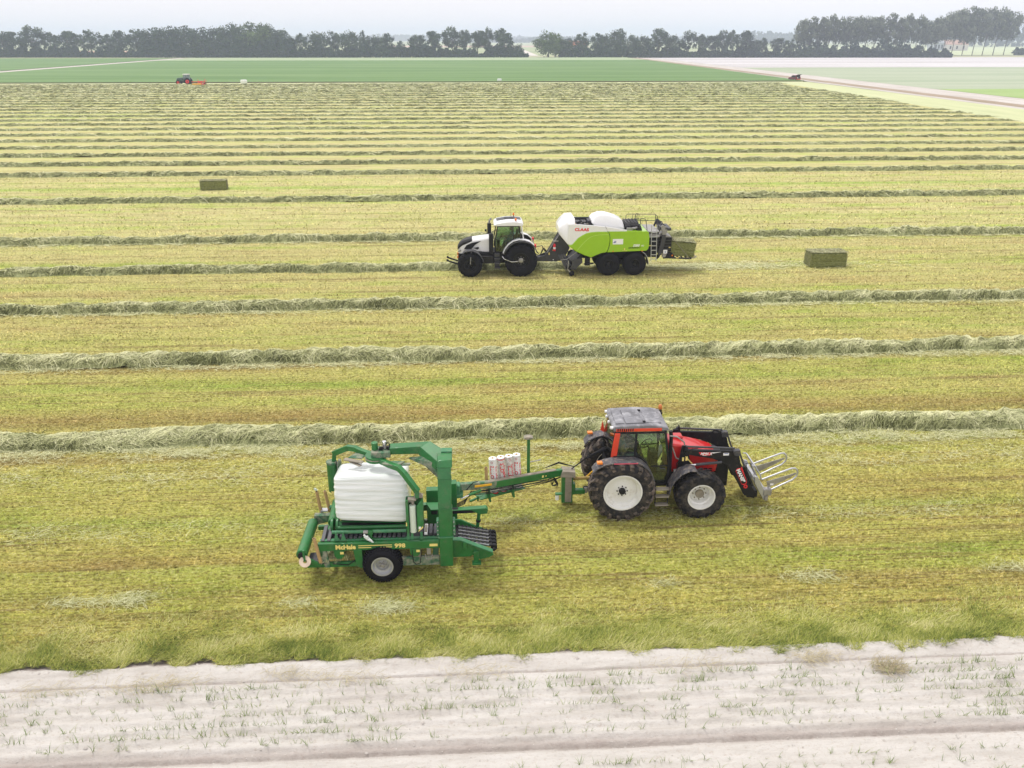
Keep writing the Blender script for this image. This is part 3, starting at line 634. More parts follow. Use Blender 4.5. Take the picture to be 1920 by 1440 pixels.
M_FEND = mat('muddy_fender_plastic', (.055, .056, .066), .5, var=.25, dirt=.45, dirtc=(.33, .27, .21), scale=4.5)
M_RED = mat('red_tractor_paint', (.52, .012, .012), .3, var=.08, dirt=.08, dirtc=(.3, .12, .07), scale=2, coat=.4)
M_REDO = mat('orange_red_paint', (.70, .055, .02), .4, var=.08, dirt=.12, dirtc=(.35, .2, .13), scale=3)
M_ROOF = mat('worn_cab_roof', (.17, .17, .185), .5, var=.4, dirt=.5, dirtc=(.42, .42, .44), scale=1.6)
M_SILVER = mat('galvanised_steel', (.50, .51, .53), .38, .55, var=.12, dirt=.12, dirtc=(.3, .28, .24), scale=4)
M_STEEL = mat('dull_steel', (.35, .34, .33), .45, .5, var=.2, dirt=.3, dirtc=(.2, .15, .1), scale=5)
M_CHROME = mat('bright_rod', (.75, .75, .77), .15, .9, var=.03)
M_GREEN = mat('green_machine_paint', (.015, .15, .032), .38, var=.2, dirt=.3, dirtc=(.10, .15, .07), scale=2.2, coat=.2)
M_GREEND = mat('dusty_green_paint', (.03, .135, .06), .6, var=.22, dirt=.75, dirtc=(.30, .29, .22), scale=2.5)
M_DUST = mat('dust_covered_steel', (.27, .24, .19), .9, var=.2, dirt=.3, dirtc=(.09, .14, .07), scale=3)
M_YEL = mat('yellow_decal', (.86, .70, .22), .5, var=.05)
M_YEL2 = mat('yellow_paint', (.78, .42, .02), .45, var=.08, dirt=.2)
M_CARD = mat('cardboard_tube', (.46, .30, .13), .8, var=.2, scale=8)
def film_mat():
    m, t, b = newmat('white_stretch_film'); tc = nd(t, 'TexCoord').outputs['Object']; mp = nd(t, 'Mapping'); mp.inputs['Scale'].default_value = (1.1, 1.1, 15); mp.inputs['Rotation'].default_value = (0, .06, 0); t.links.new(tc, mp.inputs[0])
    f = noise(t, mp.outputs[0], 1, 5, .6); t.links.new(ramp(t, f, [(.35, (.70, .75, .71)), (.55, (.80, .835, .805)), (.7, (.86, .88, .86))]), b.inputs['Base Color'])
    b.inputs['Roughness'].default_value = .22; b.inputs['Coat Weight'].default_value = .5; bump(t, b, f, .7, .03); return m
M_FILM = film_mat()
M_FILM2 = mat('pale_green_film', (.60, .68, .57), .3, var=.03, coat=.3)
M_WPLAST = mat('white_roll_film', (.80, .80, .80), .35, var=.03, dirt=.25, dirtc=(.45, .40, .33), scale=5)
M_DECW = mat('white_decal', (.85, .85, .86), .5, var=.02)
M_DECR = mat('red_decal', (.72, .02, .03), .5, var=.05)
M_DECB = mat('blue_decal', (.05, .09, .35), .5, var=.05)
M_LIME = mat('lime_paint', (.30, .54, .012), .3, var=.04, coat=.5)
M_LIMEL = mat('light_lime_line', (.50, .68, .14), .4, var=.04)
M_WPAINT = mat('white_machine_paint', (.82, .82, .83), .28, var=.02, dirt=.04, dirtc=(.55, .52, .45), coat=.5)
M_ANTH = mat('anthracite_paint', (.040, .040, .046), .45, var=.2, dirt=.2, dirtc=(.12, .10, .08), scale=4)
M_ORANGE = mat('amber_lens', (.85, .22, .01), .2, var=.05, coat=.6)
M_ORANGED = mat('old_amber_lens', (.55, .16, .02), .3, var=.15, coat=.5)
M_SKIN = mat('skin', (.50, .29, .20), .55, var=.06)
M_HAIR = mat('brown_hair', (.09, .055, .03), .8, var=.2)
M_SHIRT = mat('grey_shirt', (.30, .33, .34), .85, var=.12)
M_SHIRTB = mat('blue_grey_shirt', (.22, .29, .38), .85, var=.12)
M_SEAT = mat('seat_fabric', (.06, .07, .075), .8, var=.25)
M_NAVY = mat('dark_jeans', (.035, .045, .08), .85, var=.15)
def glass(name, tint, fac):
    m, t, b = newmat(name); t.nodes.remove(b); tr = nd(t, 'BsdfTransparent'); tr.inputs[0].default_value = (*tint, 1)
    gl = nd(t, 'BsdfGlossy'); gl.inputs['Roughness'].default_value = .03; fr = nd(t, 'Fresnel'); fr.inputs[0].default_value = 1.5
    ms = nd(t, 'MixShader'); t.links.new(math_(t, 'ADD', math_(t, 'MULTIPLY', fr.outputs[0], fac), .02, True), ms.inputs[0]); t.links.new(tr.outputs[0], ms.inputs[1]); t.links.new(gl.outputs[0], ms.inputs[2])
    t.links.new(ms.outputs[0], t.nodes['Material Output'].inputs['Surface']); return m
M_GLASS = glass('tinted_cab_glass', (.72, .82, .73), 1.3); M_GLASS2 = glass('clear_cab_glass', (.66, .78, .70), 1.2)

def wheel(root, cx, cz, yout, side, r, w, rr, m_rim, m_tyre, m_lug, lugs=20, dish=.2, hubr=.1, m_hub=None, lugh=.045, name='wheel', bolts=8, ribs=0, label=None):
    """side -1: outer face looks to -y. rim mesh > tyre, lugs, hub"""
    s = side; Y = lambda d: yout - s * d            # d = distance inward from the outer face
    rim = MB().lathe(cx, cz, [(Y(.02), rr + .015), (Y(.0), rr + .012), (Y(.0), rr - .02), (Y(.05), rr - .035), (Y(dish * .55), rr - .06), (Y(dish * .6), rr - .10), (Y(dish), rr - .13), (Y(dish), rr * .45), (Y(dish * .8), rr * .34), (Y(dish * .8), .02),
                             (Y(dish + .04), .02), (Y(dish + .04), rr - .08), (Y(w - .02), rr - .03), (Y(w - .02), rr + .01)], 44, closed=True)
    ro = rim.build(name, m_rim, root, ang=40, label=label)
    ty = MB(); sh = .06
    ty.lathe(cx, cz, [(Y(.02), rr - .012), (Y(-.0), rr + .03), (Y(-.01), rr + (r - rr) * .45), (Y(.01), r - .11), (Y(.05), r - .045), (Y(w * .3), r - .015), (Y(w * .5), r - .008), (Y(w * .7), r - .015), (Y(w - .05), r - .045), (Y(w - .01), r - .11), (Y(w + .01), rr + (r - rr) * .45), (Y(w), rr + .03), (Y(w - .02), rr - .012)], 64, closed=True)
    ty.build('tyre', m_tyre, ro, ang=50)
    if lugs:
        lg = MB()
        def pt(a, d, q): return (cx + q * math.cos(a), Y(d), cz + q * math.sin(a))
        for k in range(lugs):
            for half in (0, 1):
                a0 = 2 * math.pi * (k + half * .5) / lugs; sw = .42 * 2 * math.pi / lugs; skew = -s * .9 * 2 * math.pi / lugs
                f = (lambda d: d) if half == 0 else (lambda d: w - d)
                ring = []
                for d, q0, q1, da in ((w * .54, r - .02, r + lugh * .35, 1.0), (w * .25, r - .03, r + lugh * .45, .45), (.045, r - .06, r + lugh * .15, .0), (-.012, r - .13, r - .075, -.12), (-.006, r - .20, r - .20, -.16)):
                    a = a0 + skew * da; ring.append((pt(a - sw / 2, f(d), q0), pt(a + sw / 2, f(d), q0), pt(a + sw * .42, f(d), q1), pt(a - sw * .42, f(d), q1)))
                for A_, B_ in zip(ring[:-1], ring[1:]): lg.hexa(list(A_) + list(B_))
        lo = lg.build('tread_lugs', m_lug, ro, ang=30)
    if ribs:
        lg = MB()
        for k in range(ribs):
            a = 2 * math.pi * k / ribs; sw = .5 * 2 * math.pi / ribs
            for j in range(5):
                d0 = w * (.06 + .18 * j); d1 = d0 + w * .15; aa = a + (j % 2) * sw; q = r - .012 + (.012 if j in (1, 2, 3) else -.016)
                P_ = lambda a_, d_, q_: (cx + q_ * math.cos(a_), Y(d_), cz + q_ * math.sin(a_))
                lg.hexa([P_(aa, d0, q - .03), P_(aa + sw, d0, q - .03), P_(aa + sw, d1, q - .03), P_(aa, d1, q - .03), P_(aa, d0, q + .008), P_(aa + sw, d0, q + .008), P_(aa + sw, d1, q + .008), P_(aa, d1, q + .008)])
        lg.build('tread_blocks', m_lug, ro, ang=30)
    hb = MB().lathe(cx, cz, [(Y(dish * .8 + .02), hubr), (Y(dish * .8 - .07), hubr), (Y(dish * .8 - .09), hubr * .8), (Y(dish * .8 - .09), .01)], 20)
    for k in range(bolts):
        a = 2 * math.pi * k / bolts; x, z = cx + hubr * 1.5 * math.cos(a), cz + hubr * 1.5 * math.sin(a)
        hb.tube([(x, Y(dish * .8 + .01), z), (x, Y(dish * .8 - .03), z)], .02, 6)
    hb.build('hub', m_hub or M_BLACK, ro)
    return ro

# ------------------------------------------------------------------ people (one skinned surface per body)
def skin_mesh(name, pts, edges, root=0, sub=2):
    me = bpy.data.meshes.new(name); me.from_pydata([p[:3] for p in pts], edges, []); o = bpy.data.objects.new('tmp', me); COL.objects.link(o)
    o.modifiers.new('s', 'SKIN'); 
    if not me.skin_vertices: me.attributes.new('skin', 'FLOAT', 'POINT')
    sv = me.skin_vertices[0].data
    for k, p in enumerate(pts): sv[k].radius = (p[3], p[4] if len(p) > 4 else p[3])
    sv[root].use_root = True
    u = o.modifiers.new('u', 'SUBSURF'); u.levels = sub; u.render_levels = sub
    dg = bpy.context.evaluated_depsgraph_get(); m2 = bpy.data.meshes.new_from_object(o.evaluated_get(dg)); bpy.data.objects.remove(o)
    m2.name = name; m2.polygons.foreach_set('use_smooth', [True] * len(m2.polygons)); return m2
def driver(loc, rz, label, hand_l, hand_r, shirt, head_turn=0, group=None):
    """seated figure facing +x: hips at origin; hands are targets in local coordinates"""
    root = empty('person', loc, rz); tag(root, label, 'person', group)
    P = [(0, 0, .08, .15, .13), (.01, 0, .25, .14, .115), (.0, 0, .44, .175, .12), (-.01, 0, .54, .12, .09), (.0, 0, .61, .055), (.03, 0, .66, .05)]
    E_ = [(0, 1), (1, 2), (2, 3), (3, 4), (4, 5)]
    def chain(a, pts):
        for p in pts: P.append(p); E_.append((a, len(P) - 1)); a = len(P) - 1
        return a
    hands = []
    for s, h in ((1, hand_l), (-1, hand_r)):
        sh = Vector((0, .19 * s, .50)); hv = Vector(h); d = hv - sh; L = min(d.length, .56); mid = sh + d * .5; drop = math.sqrt(max(.0, .29 ** 2 - (L / 2) ** 2)); el = mid + Vector((-.05, .06 * s, -drop))
        chain(3, [(*sh, .068), (*(sh + (el - sh) * .5), .052), (*el, .042), (*(el + (hv - el) * .55), .037), (*hv, .025)])
        dd = (hv - el).normalized(); hands.append((hv, dd, s))
        chain(0, [(.06, .10 * s, .05, .105), (.30, .13 * s, .07, .085), (.46, .14 * s, .04, .066), (.50, .14 * s, -.18, .056), (.48, .14 * s, -.38, .042), (.52, .14 * s, -.43, .04), (.62, .15 * s, -.44, .034)])
    body = skin_mesh('body', P, E_); me = body
    for m in (shirt, M_NAVY, M_SKIN): me.materials.append(m)
    for p in me.polygons:
        c = p.center; k = 0
        if c.z < .12 and abs(c.y) < .3 and c.x > -.2: k = 1
        if c.z > .585 and abs(c.y) < .12: k = 2
        for hv, dd, s in hands:
            if (c - hv).length < .24 and c.z > -.1: k = 2
        p.material_index = k
    bo = link('body', me, None, root)
    hd = MB(); n = 14
    # head with brow, nose, chin
    V, F = [], []; rows = 11
    for i in range(rows):
        ph = math.pi * i / (rows - 1); z = math.cos(ph) * .125; rr_ = math.sin(ph) ** .8
        for j in range(n):
            a = 2 * math.pi * j / n; x = math.cos(a) * rr_ * (.098 if math.cos(a) > 0 else .105); y = math.sin(a) * rr_ * .078
            if z < -.03: x = x * (1 + .0 * z) + .012; y *= 1 + (z + .03) * 3.2
            if math.cos(a) > .95 and -.05 < z < .03: x += .022
            if math.cos(a) > .8 and .02 < z < .05: x += .006
            V.append((x, y, z))
    for i in range(rows - 1): F += [(i * n + j, i * n + (j + 1) % n, (i + 1) * n + (j + 1) % n, (i + 1) * n + j) for j in range(n)]
    hd.add(V, F)
    for s in (1, -1): hd.add([(-.01, .076 * s, .02), (.02, .082 * s, .015), (.015, .08 * s, -.03), (-.015, .09 * s, .0), (-.01, .076 * s, -.03)], [(0, 1, 3), (1, 2, 3), (2, 4, 3), (4, 0, 3)])
    ho = hd.build('head', M_SKIN, root, ang=80); ho.location = (.05, 0, .78); ho.rotation_euler.z = head_turn
    fc = MB()
    for s in (1, -1): fc.lathe(.088, .022, [(0, .013), (.012, .008)], 8, cy=.028 * s)
    fc.bar((.098, -.025, -.055), (.098, .025, -.055), .006, .01); fc.build('eyes_and_mouth', M_BLACK, ho)
    hr = MB(); V2 = [tuple(Vector(v) * 1.09 + Vector((-.012, 0, .012))) for v in V[:n * 6]]
    V2 = [v if not (v[0] > .06 and v[2] < .06) else (v[0] * .7, v[1], v[2] + .03) for v in V2]
    hr.add(V2, [f for f in F if max(f) < n * 6]); hr.build('hair', M_HAIR, ho, ang=80)
    for hv, dd, s in hands:
        q = MB(); up = Vector((0, 0, 1)); sx = dd.cross(up).normalized(); up = sx.cross(dd)
        q.tube([hv - dd * .02, hv + dd * .03, hv + dd * .085], [.026, .034, .03], 8)
        for k, (o_, L_) in enumerate(((-.027, .07), (-.009, .08), (.009, .075), (.027, .06))):
            b_ = hv + dd * .08 + sx * o_; q.tube([b_, b_ + dd * L_ * .45 - up * .008, b_ + dd * L_ * .7 - up * .03, b_ + dd * L_ * .6 - up * .052], [.0095, .009, .0085, .007], 6)
        b_ = hv + dd * .02 - sx * .03 * s; q.tube([b_, b_ + dd * .03 - sx * .025 * s, b_ + dd * .065 - sx * .02 * s - up * .02], [.012, .011, .008], 6)
        q.build('hand', M_SKIN, root, ang=60)
    return root

def machine(name, xy, label, cat, yaw=A):
    o = empty(name, (xy[0], xy[1], 0), yaw); return tag(o, label, cat)

def cab_glass_quad(root, pts, m, name='window', t=.012, **k):
    """a pane from four points, thickened inwards"""
    p = [Vector(q) for q in pts]; n = (p[1] - p[0]).cross(p[3] - p[0]).normalized() * t
    return MB().hexa(p + [q + n for q in p]).build(name, m, root, **k)

# ================================================================== RED TRACTOR
def red_tractor():
    T = machine('red_tractor', (3.182, 23.079), 'red tractor with black front loader and white wheel rims pulling the green wrapper', 'tractor')
    for s in (-1, 1):
        wheel(T, 0, .95, s * 1.17, s, .95, .60, .565, M_WHITER, M_RUB, M_RUBG, lugs=19, dish=.20, hubr=.10, lugh=.07, name='rear_wheel')
        wheel(T, 2.345, .735, s * 1.17, s, .735, .52, .40, M_WHITER, M_RUB, M_RUB, lugs=19, dish=.34, hubr=.13, m_hub=M_DUST, lugh=.03, name='front_wheel')
    ch = MB(); ch.box(-.35, 1.2, -.27, .27, .62, 1.15).box(1.2, 3.1, -.22, .22, .62, 1.12).box(-.1, .1, -.62, .62, .82, 1.06).box(2.2, 2.48, -.68, .68, .62, .82)
    ch.prism([(2.93, 1.5), (3.28, 1.42), (3.34, 1.2), (3.34, .82), (3.02, .78), (2.9, .95)], -.36, .36); ch.box(3.05, 3.36, -.3, .3, .62, .86)
    ch.build('chassis', M_BLACK, T, .02)
    hood = [(1.45, 2.14), (1.75, 2.10), (2.45, 1.93), (2.93, 1.76), (2.99, 1.55), (2.99, 1.42), (2.94, 1.14), (1.95, 1.14), (1.45, 1.2)]
    MB().prism(hood, -.40, .40).build('hood', M_RED, T, .06)
    MB().prism([(2.93, 1.74), (3.05, 1.70), (3.2, 1.62), (3.3, 1.46), (3.3, 1.3), (2.98, 1.3)], -.35, .35).build('front_grille', M_DGREY, T, .03)
    MB().box(1.62, 1.98, .02, .34, 2.03, 2.17).build('air_intake', M_RED, T, .05)
    for i in range(3):
        for j in range(2): MB().box(2.42 + .145 * i, 2.53 + .145 * i, -.407, -.39, 1.20 + .065 * j, 1.235 + .065 * j).build('vent_slot', M_BLACK, T)
    MB().box(2.45, 2.8, -.407, -.395, 1.44, 1.475).build('side_badge', M_YEL2, T)
    # cab shell
    yb, yt = .74, .67
    fr = MB()
    for s in (-1, 1):
        fr.bar((1.25, s * yt, 2.68), (1.40, s * yb, 1.62), .06, .06).bar((1.40, s * yb, 1.64), (1.37, s * yb, .98), .06, .06)
        fr.bar((.40, s * (yt + .002), 2.68), (.38, s * yb, 1.9), .05, .08).bar((-.2, s * yt, 2.655), (1.27, s * yt, 2.655), .05, .05)
        fr.bar((-.26, s * yb, 1.92), (.45, s * yb, 1.93), .05, .06).bar((.45, s * yb, 1.93), (.72, s * yb, 1.72), .05, .06).bar((.72, s * yb, 1.72), (1.0, s * yb, 1.02), .05, .07).bar((.98, s * yb, 1.0), (1.39, s * yb, 1.0), .05, .06)
        fr.bar((.88, s * yb, 1.58), (1.38, s * yb, 1.60), .045, .035)
    fr.bar((1.27, -yt, 2.66), (1.27, yt, 2.66), .05, .05).bar((-.22, -yt, 2.66), (-.22, yt, 2.66), .05, .05).bar((-.33, -yb, 1.6), (-.33, yb, 1.6), .05, .06)
    fr.bar((.52, .01, 1.2), (1.35, .01, 1.05), 1.42, .06).box(-.32, 1.36, -.70, .70, .92, 1.0).box(-.36, .3, -.70, .70, 1.0, 1.5)
    fr.build('cab_frame', M_BLACK, T, .008)
    for s in (-1, 1):
        MB().prism([(-.23, 2.67), (-.08, 2.67), (-.155, 1.90), (-.33, 1.90)], s * yt - s * .02, s * (yt + .065)).build('rear_pillar', M_REDO, T, .02)
    g = .005
    for s in (-1, 1):
        def q(x, z): f = (z - 1.6) / 1.05; return (x, s * ((yb + (yt - yb) * max(0, f)) + g), z)
        cab_glass_quad(T, [q(-.10, 2.63), q(.37, 2.63), q(.35, 1.96), q(-.17, 1.95)], M_GLASS, 'rear_side_window')
        me = MB(); pl = [(.44, 2.63), (1.21, 2.63), (1.36, 1.62), (1.345, 1.03), (1.03, 1.03), (.75, 1.70), (.44, 1.94)]
        V = [q(*p) for p in pl]; W_ = [(v[0], v[1] - s * .012, v[2]) for v in V]; n = len(V)
        me.add(V + W_, [tuple(range(n)), tuple(range(2 * n - 1, n - 1, -1))] + [(i, n + i, n + (i + 1) % n, (i + 1) % n) for i in range(n)]).build('door_window', M_GLASS, T)
    cab_glass_quad(T, [(1.27, -yt + .03, 2.62), (1.27, yt - .03, 2.62), (1.42, yb - .03, 1.75), (1.42, -yb + .03, 1.75)], M_GLASS, 'windscreen')
    cab_glass_quad(T, [(-.24, -yt + .02, 2.62), (-.24, yt - .02, 2.62), (-.36, yb - .03, 1.64), (-.36, -yb + .03, 1.64)], M_GLASS2, 'rear_window')
    MB().box(1.14, 1.3, -.775, -.755, 1.50, 1.53).build('door_handle', M_DGREY, T)
    # roof
    MB().prism([(-.28, 2.70), (-.30, 2.80), (-.24, 2.87), (.5, 2.90), (1.05, 2.87), (1.33, 2.80), (1.36, 2.70)], -.68, .68).build('roof', M_ROOF, T, .03)
    rh = MB().box(-.19, .06, -.52, .42, 2.865, 2.905).box(.10, .62, -.55, .42, 2.87, 2.925); rh.prism([(.70, 2.87), (.70, 2.905), (1.15, 2.88), (1.15, 2.84)], -.48, .30); rh.build('roof_hatch', M_ROOF, T, .012)
    MB().box(.60, .68, -.52, -.46, 2.91, 2.95).box(.60, .68, .30, .36, 2.91, 2.95).build('hatch_hinge', M_BLACK, T)
    for s in (-1, 1):
        MB().box(.32, 1.14, s * .675 - .012, s * .675 + .022, 2.70, 2.80).box(-.2, .32, s * .675 - .012, s * .675 + .012, 2.70, 2.80).build('roof_side_trim', M_REDO, T, .01)
    for k in range(8): MB().box(-.165 + .062 * k, -.13 + .062 * k, -.69, -.683, 2.715, 2.80).build('vent_slot', M_BLACK, T)
    for y in (-.6, -.42, .0, .40, .58): MB().lathe(0, 0, [(-.03, .045), (.03, .045)], 10).build('work_light', M_DECW, T).matrix_basis = Matrix.Translation((-.31, y, 2.80 - (.08 if abs(y) < .5 else 0))) @ Matrix.Rotation(math.pi / 2, 4, 'Z')
    b = MB().lathe(0, 0, [(0, .05), (.02, .062), (.10, .06), (.15, .035), (.155, .01)], 14).build('beacon', M_ORANGED, T, ang=60); b.rotation_euler.x = math.pi / 2; b.location = (1.35, .58, 2.84)
    MB().tube([(1.35, .58, 2.70), (1.35, .58, 2.85)], .02).build('beacon_stem', M_BLACK, T)
    for s in (-1, 1):
        if s > 0: MB().tube([(1.38, s * .66, 2.70), (1.45, s * .95, 2.78), (1.50, s * .97, 2.52)], .018).box(1.46, 1.50, s * .88, s * 1.05, 2.30, 2.58).build('mirror', M_BLACK, T)
    # interior
    st = MB().box(-.02, .45, -.25, .25, 1.38, 1.55).bar((-.02, 0, 1.5), (-.14, 0, 2.2), .46, .12, (1, 0, 0)); st.build('seat', M_SEAT, T, .04)
    MB().box(.95, 1.2, -.2, .2, 1.0, 1.75).build('dashboard', M_BLACK, T, .04)
    MB().box(-.1, .5, -.68, -.36, 1.3, 1.72).build('side_console', M_DGREY, T, .04)
    sw = MB(); c = Vector((.86, .0, 1.98)); nrm = Vector((-.55, 0, .83)); e1 = Vector((.83, 0, .55)); ring = [c + (e1 * math.cos(a) + Vector((0, 1, 0)) * math.sin(a)) * .2 for a in [2 * math.pi * k / 16 for k in range(17)]]
    sw.tube(ring, .014, 6).tube([(1.0, 0, 1.72), c], .022).bar(c - Vector((0, .19, 0)), c + Vector((0, .19, 0)), .03, .012); sw.build('steering_wheel', M_BLACK, T)
    # fenders
    rf = [(-.86, 1.66), (-.88, 1.86), (-.62, 1.80)]
    for s in (-1, 1):
        MB().strip([(-.90, 1.62), (-.80, 1.75), (-.55, 1.88), (-.28, 1.93), (.36, 1.93), (.56, 1.84), (.74, 1.68), (.88, 1.45), (.95, 1.22)], s * .74, s * 1.14, .045).build('rear_fender', M_FEND, T, .012)
        MB().prism([(-.55, 1.86), (-.28, 1.9), (.36, 1.9), (.56, 1.8), (.74, 1.65), (.88, 1.42), (.9, 1.0), (-.5, 1.0)], s * .72, s * .745).build('inner_fender', M_BLACK, T)
        MB().strip([(1.37, .82), (1.40, 1.05), (1.50, 1.28), (1.70, 1.50), (1.95, 1.62), (2.16, 1.60), (2.20, 1.50)], s * .70, s * 1.16, .03).build('front_fender', M_FEND, T, .012)
        MB().box(-.78, -.62, s * 1.02 - .07, s * 1.02 + .07, 1.86, 1.93).build('side_light', M_ORANGE, T, .015)
    MB().box(-.30, .40, -1.147, -1.135, 1.885, 1.915).build('fender_strip', mat('faded_pink_strip', (.62, .08, .14), .5), T)
    MB().prism([(-.42, 2.1), (-.36, 2.42), (-.28, 2.02)], .74, .77).build('warning_triangle', M_REDO, T)
    # steps
    for s in (-1,):
        sp = MB().tube([(1.0, s * .9, 1.1), (1.02, s * .98, .42)], .018).tube([(1.37, s * .9, 1.1), (1.39, s * .98, .42)], .018); sp.build('step_frame', M_BLACK, T)
        for z in (.97, .73, .45): MB().box(1.0, 1.4, s * 1.0 - .09, s * 1.0 + .09, z - .02, z + .02).build('step', M_DUST, T, .008)
    # exhaust
    MB().tube([(1.50, -.52, 1.18), (1.47, -.52, 2.45), (1.44, -.52, 2.62)], .055, 12).build('exhaust_stack', M_BLACK, T)
    MB().tube([(1.40, -.60, 2.5), (1.62, -.58, 2.46), (1.86, -.56, 2.26), (1.90, -.56, 2.05)], .022).tube([(1.52, -.55, 2.1), (1.65, -.56, 1.75), (1.86, -.56, 1.65)], .02).build('loader_guard_tubes', M_STEEL, T)
    # hitch
    MB().box(-.75, -.3, -.28, -.18, .50, .62).box(-.75, -.3, .18, .28, .50, .62).box(-.5, -.3, -.4, .4, .55, .9).box(-1.0, -.6, -.05, .05, .48, .56).build('rear_hitch', M_BLACK, T, .01)
    for s in (-1, 1): MB().tube([(-.35, s * .3, 1.25), (-.85, s * .42, .66)], .03).build('lift_arm', M_YEL2 if s > 0 else M_BLACK, T)
    # loader
    arm = [(1.86, 2.10), (2.02, 2.06), (3.27, 2.00), (3.43, 1.99), (3.50, 1.86), (3.58, 1.58), (3.88, .95), (4.18, .52), (4.10, .38), (3.78, .50), (3.55, .93), (3.34, 1.27), (3.17, 1.52), (2.95, 1.66), (2.70, 1.76), (2.18, 1.86), (1.88, 1.93)]
    for s in (-1, 1):
        y = s * .64
        MB().prism(arm, y - .05, y + .05).build('loader_arm', M_BLACK, T, .012)
        lk = MB().bar((1.90, y, 2.16), (3.36, y, 2.06), .05, .05).bar((3.50, y, 1.98), (3.72, y, 1.42), .05, .05).prism([(3.30, 2.02), (3.52, 2.02), (3.55, 1.84), (3.36, 1.84)], y - .075, y + .075)
        lk.tube([(3.36, y - .09, 1.97), (3.36, y + .09, 1.97)], .045, 12); lk.build('parallel_link', M_DGREY, T, .006)
        MB().tube([(3.70, y - s * .0, 1.45), (4.02, y, .80)], .052, 12).build('tilt_cylinder', M_BLACK, T)
        MB().tube([(2.22, y + s * .09, 1.60), (2.98, y + s * .09, 1.66)], .045, 12).build('lift_cylinder', M_DGREY, T)
        MB().tube([(2.02, y + s * .09, 1.585), (2.24, y + s * .09, 1.60)], .024, 10).build('lift_rod', M_CHROME, T)
        MB().prism([(1.80, 2.16), (1.96, 2.16), (2.10, 1.55), (2.10, 1.0), (1.70, .92), (1.72, 1.55)], s * .54, s * .60).build('loader_bracket', M_BLACK, T, .01)
        if s > 0: MB().prism([(1.80, 2.02), (2.0, 2.25), (2.05, 2.0)], y - .05, y + .05).build('arm_stop', M_BLACK, T)
    MB().tube([(3.72, -.6, .78), (3.72, .6, .78)], .06, 12).box(3.9, 4.22, -.62, .62, .38, .6).build('loader_cross_tube', M_BLACK, T, .01)
    hz = MB()
    for k in range(4): hz.tube([(1.70 + .03 * k, -.62, 1.30), (1.66 + .04 * k, -.66, 1.62), (1.88 + .03 * k, -.70, 1.98 + .03 * k), (2.10 + .05 * k, -.66, 2.10)], .012, 6)
    for k in range(3): hz.tube([(2.9, .62, 1.9), (3.1, .6, 2.05 + .02 * k), (3.3 + .03 * k, .6, 2.0), (3.42, .6, 1.75)], .01, 6)
    hz.tube([(3.98, -.2, 1.0), (3.9, -.25, 1.35), (4.08, -.2, 1.3)], .012, 6); hz.build('hydraulic_hoses', M_BLACK, T)
    MB().box(1.58, 1.82, -.74, -.62, 1.22, 1.42).box(1.62, 1.80, -.76, -.70, 1.10, 1.2).build('hose_coupler', M_STEEL, T, .01)
    MB().box(1.80, 1.85, -.715, -.695, 1.72, 1.83).box(1.90, 1.96, -.715, -.695, 1.73, 1.86).build('yellow_valve_tag', M_YEL, T)
    MB().tube([(1.92, -.62, 1.82), (2.14, -.62, 1.56)], .016).build('indicator_rod', M_YEL, T)
    # arm decals
    yy = -.64 - .052
    MB().prism([(2.28, 1.985), (2.72, 1.965), (2.62, 1.87), (2.34, 1.895)], yy - .004, yy).build('decal_plate', M_DECR, T)
    MB().prism([(2.6, 1.965), (2.95, 1.98), (2.72, 1.94)], yy - .006, yy).build('decal_swoosh', M_DECW, T)
    text("MP95 A", .105, (2.335, yy - .005, 1.905), M_DECW, T, rot=(math.pi / 2, .05, 0), shear=.2, bold=.03, depth=.002)
    MB().box(2.40, 2.52, yy - .006, yy - .001, 1.872, 1.885).build('decal_line', M_DECW, T)
    MB().box(3.02, 3.19, yy - .004, yy, 1.86, 1.94).build('white_sticker', M_DECW, T)
    MB().box(3.05, 3.17, yy - .006, yy - .002, 1.91, 1.93).build('sticker_print', M_DECB, T)
    d0, d1 = Vector((3.50, 0, 1.42)), Vector((3.78, 0, .86)); dd = (d1 - d0).normalized(); nn = Vector((dd.z, 0, -dd.x))
    if nn.x < 0: nn = -nn
    cen = (d0 + d1) / 2; cap = []
    for k in range(20):
        a = 2 * math.pi * k / 20; ex = math.cos(a); cap.append((cen + dd * (.22 * (1 if ex > 0 else -1) + .09 * ex) + nn * .09 * math.sin(a)))
    MB().prism([(p.x, p.z) for p in cap], yy - .003, yy).build('decal_plate', M_DECR, T)
    cap2 = [cen + (p - cen) * .88 for p in cap]; MB().prism([(p.x, p.z) for p in cap2], yy - .005, yy - .001).build('decal_field', M_BLACK, T)
    sw_ = [d0 + nn * .10, d0 + nn * .13 + dd * .02, d1 + nn * .09 - dd * .1, d0 + nn * .07 + dd * .2]; MB().prism([(p.x, p.z) for p in sw_], yy - .004, yy).build('decal_swoosh', M_DECR, T)
    ang = math.atan2(dd.z, dd.x); st_ = d0 - nn * .055 + dd * .03
    text("MANIP'", .155, (st_.x, yy - .006, st_.z), M_DECW, T, rot=(math.pi / 2, -ang, 0), bold=.04, depth=.002)
    MB().lathe(3.80, .80 + .0, [(-.0, .06), (-.012, .06), (-.012, .03), (0, .03)], 18, cy=yy + .001, closed=True).build('pivot_ring', M_DECR, T)
    # bale grab
    G = MB(); G.prism([(4.10, 1.06), (4.20, 1.04), (4.36, .72), (4.58, .34), (4.46, .24), (4.30, .50), (4.12, .84)], -.58, -.50).prism([(4.10, 1.06), (4.20, 1.04), (4.36, .72), (4.58, .34), (4.46, .24), (4.30, .50), (4.12, .84)], .50, .58)
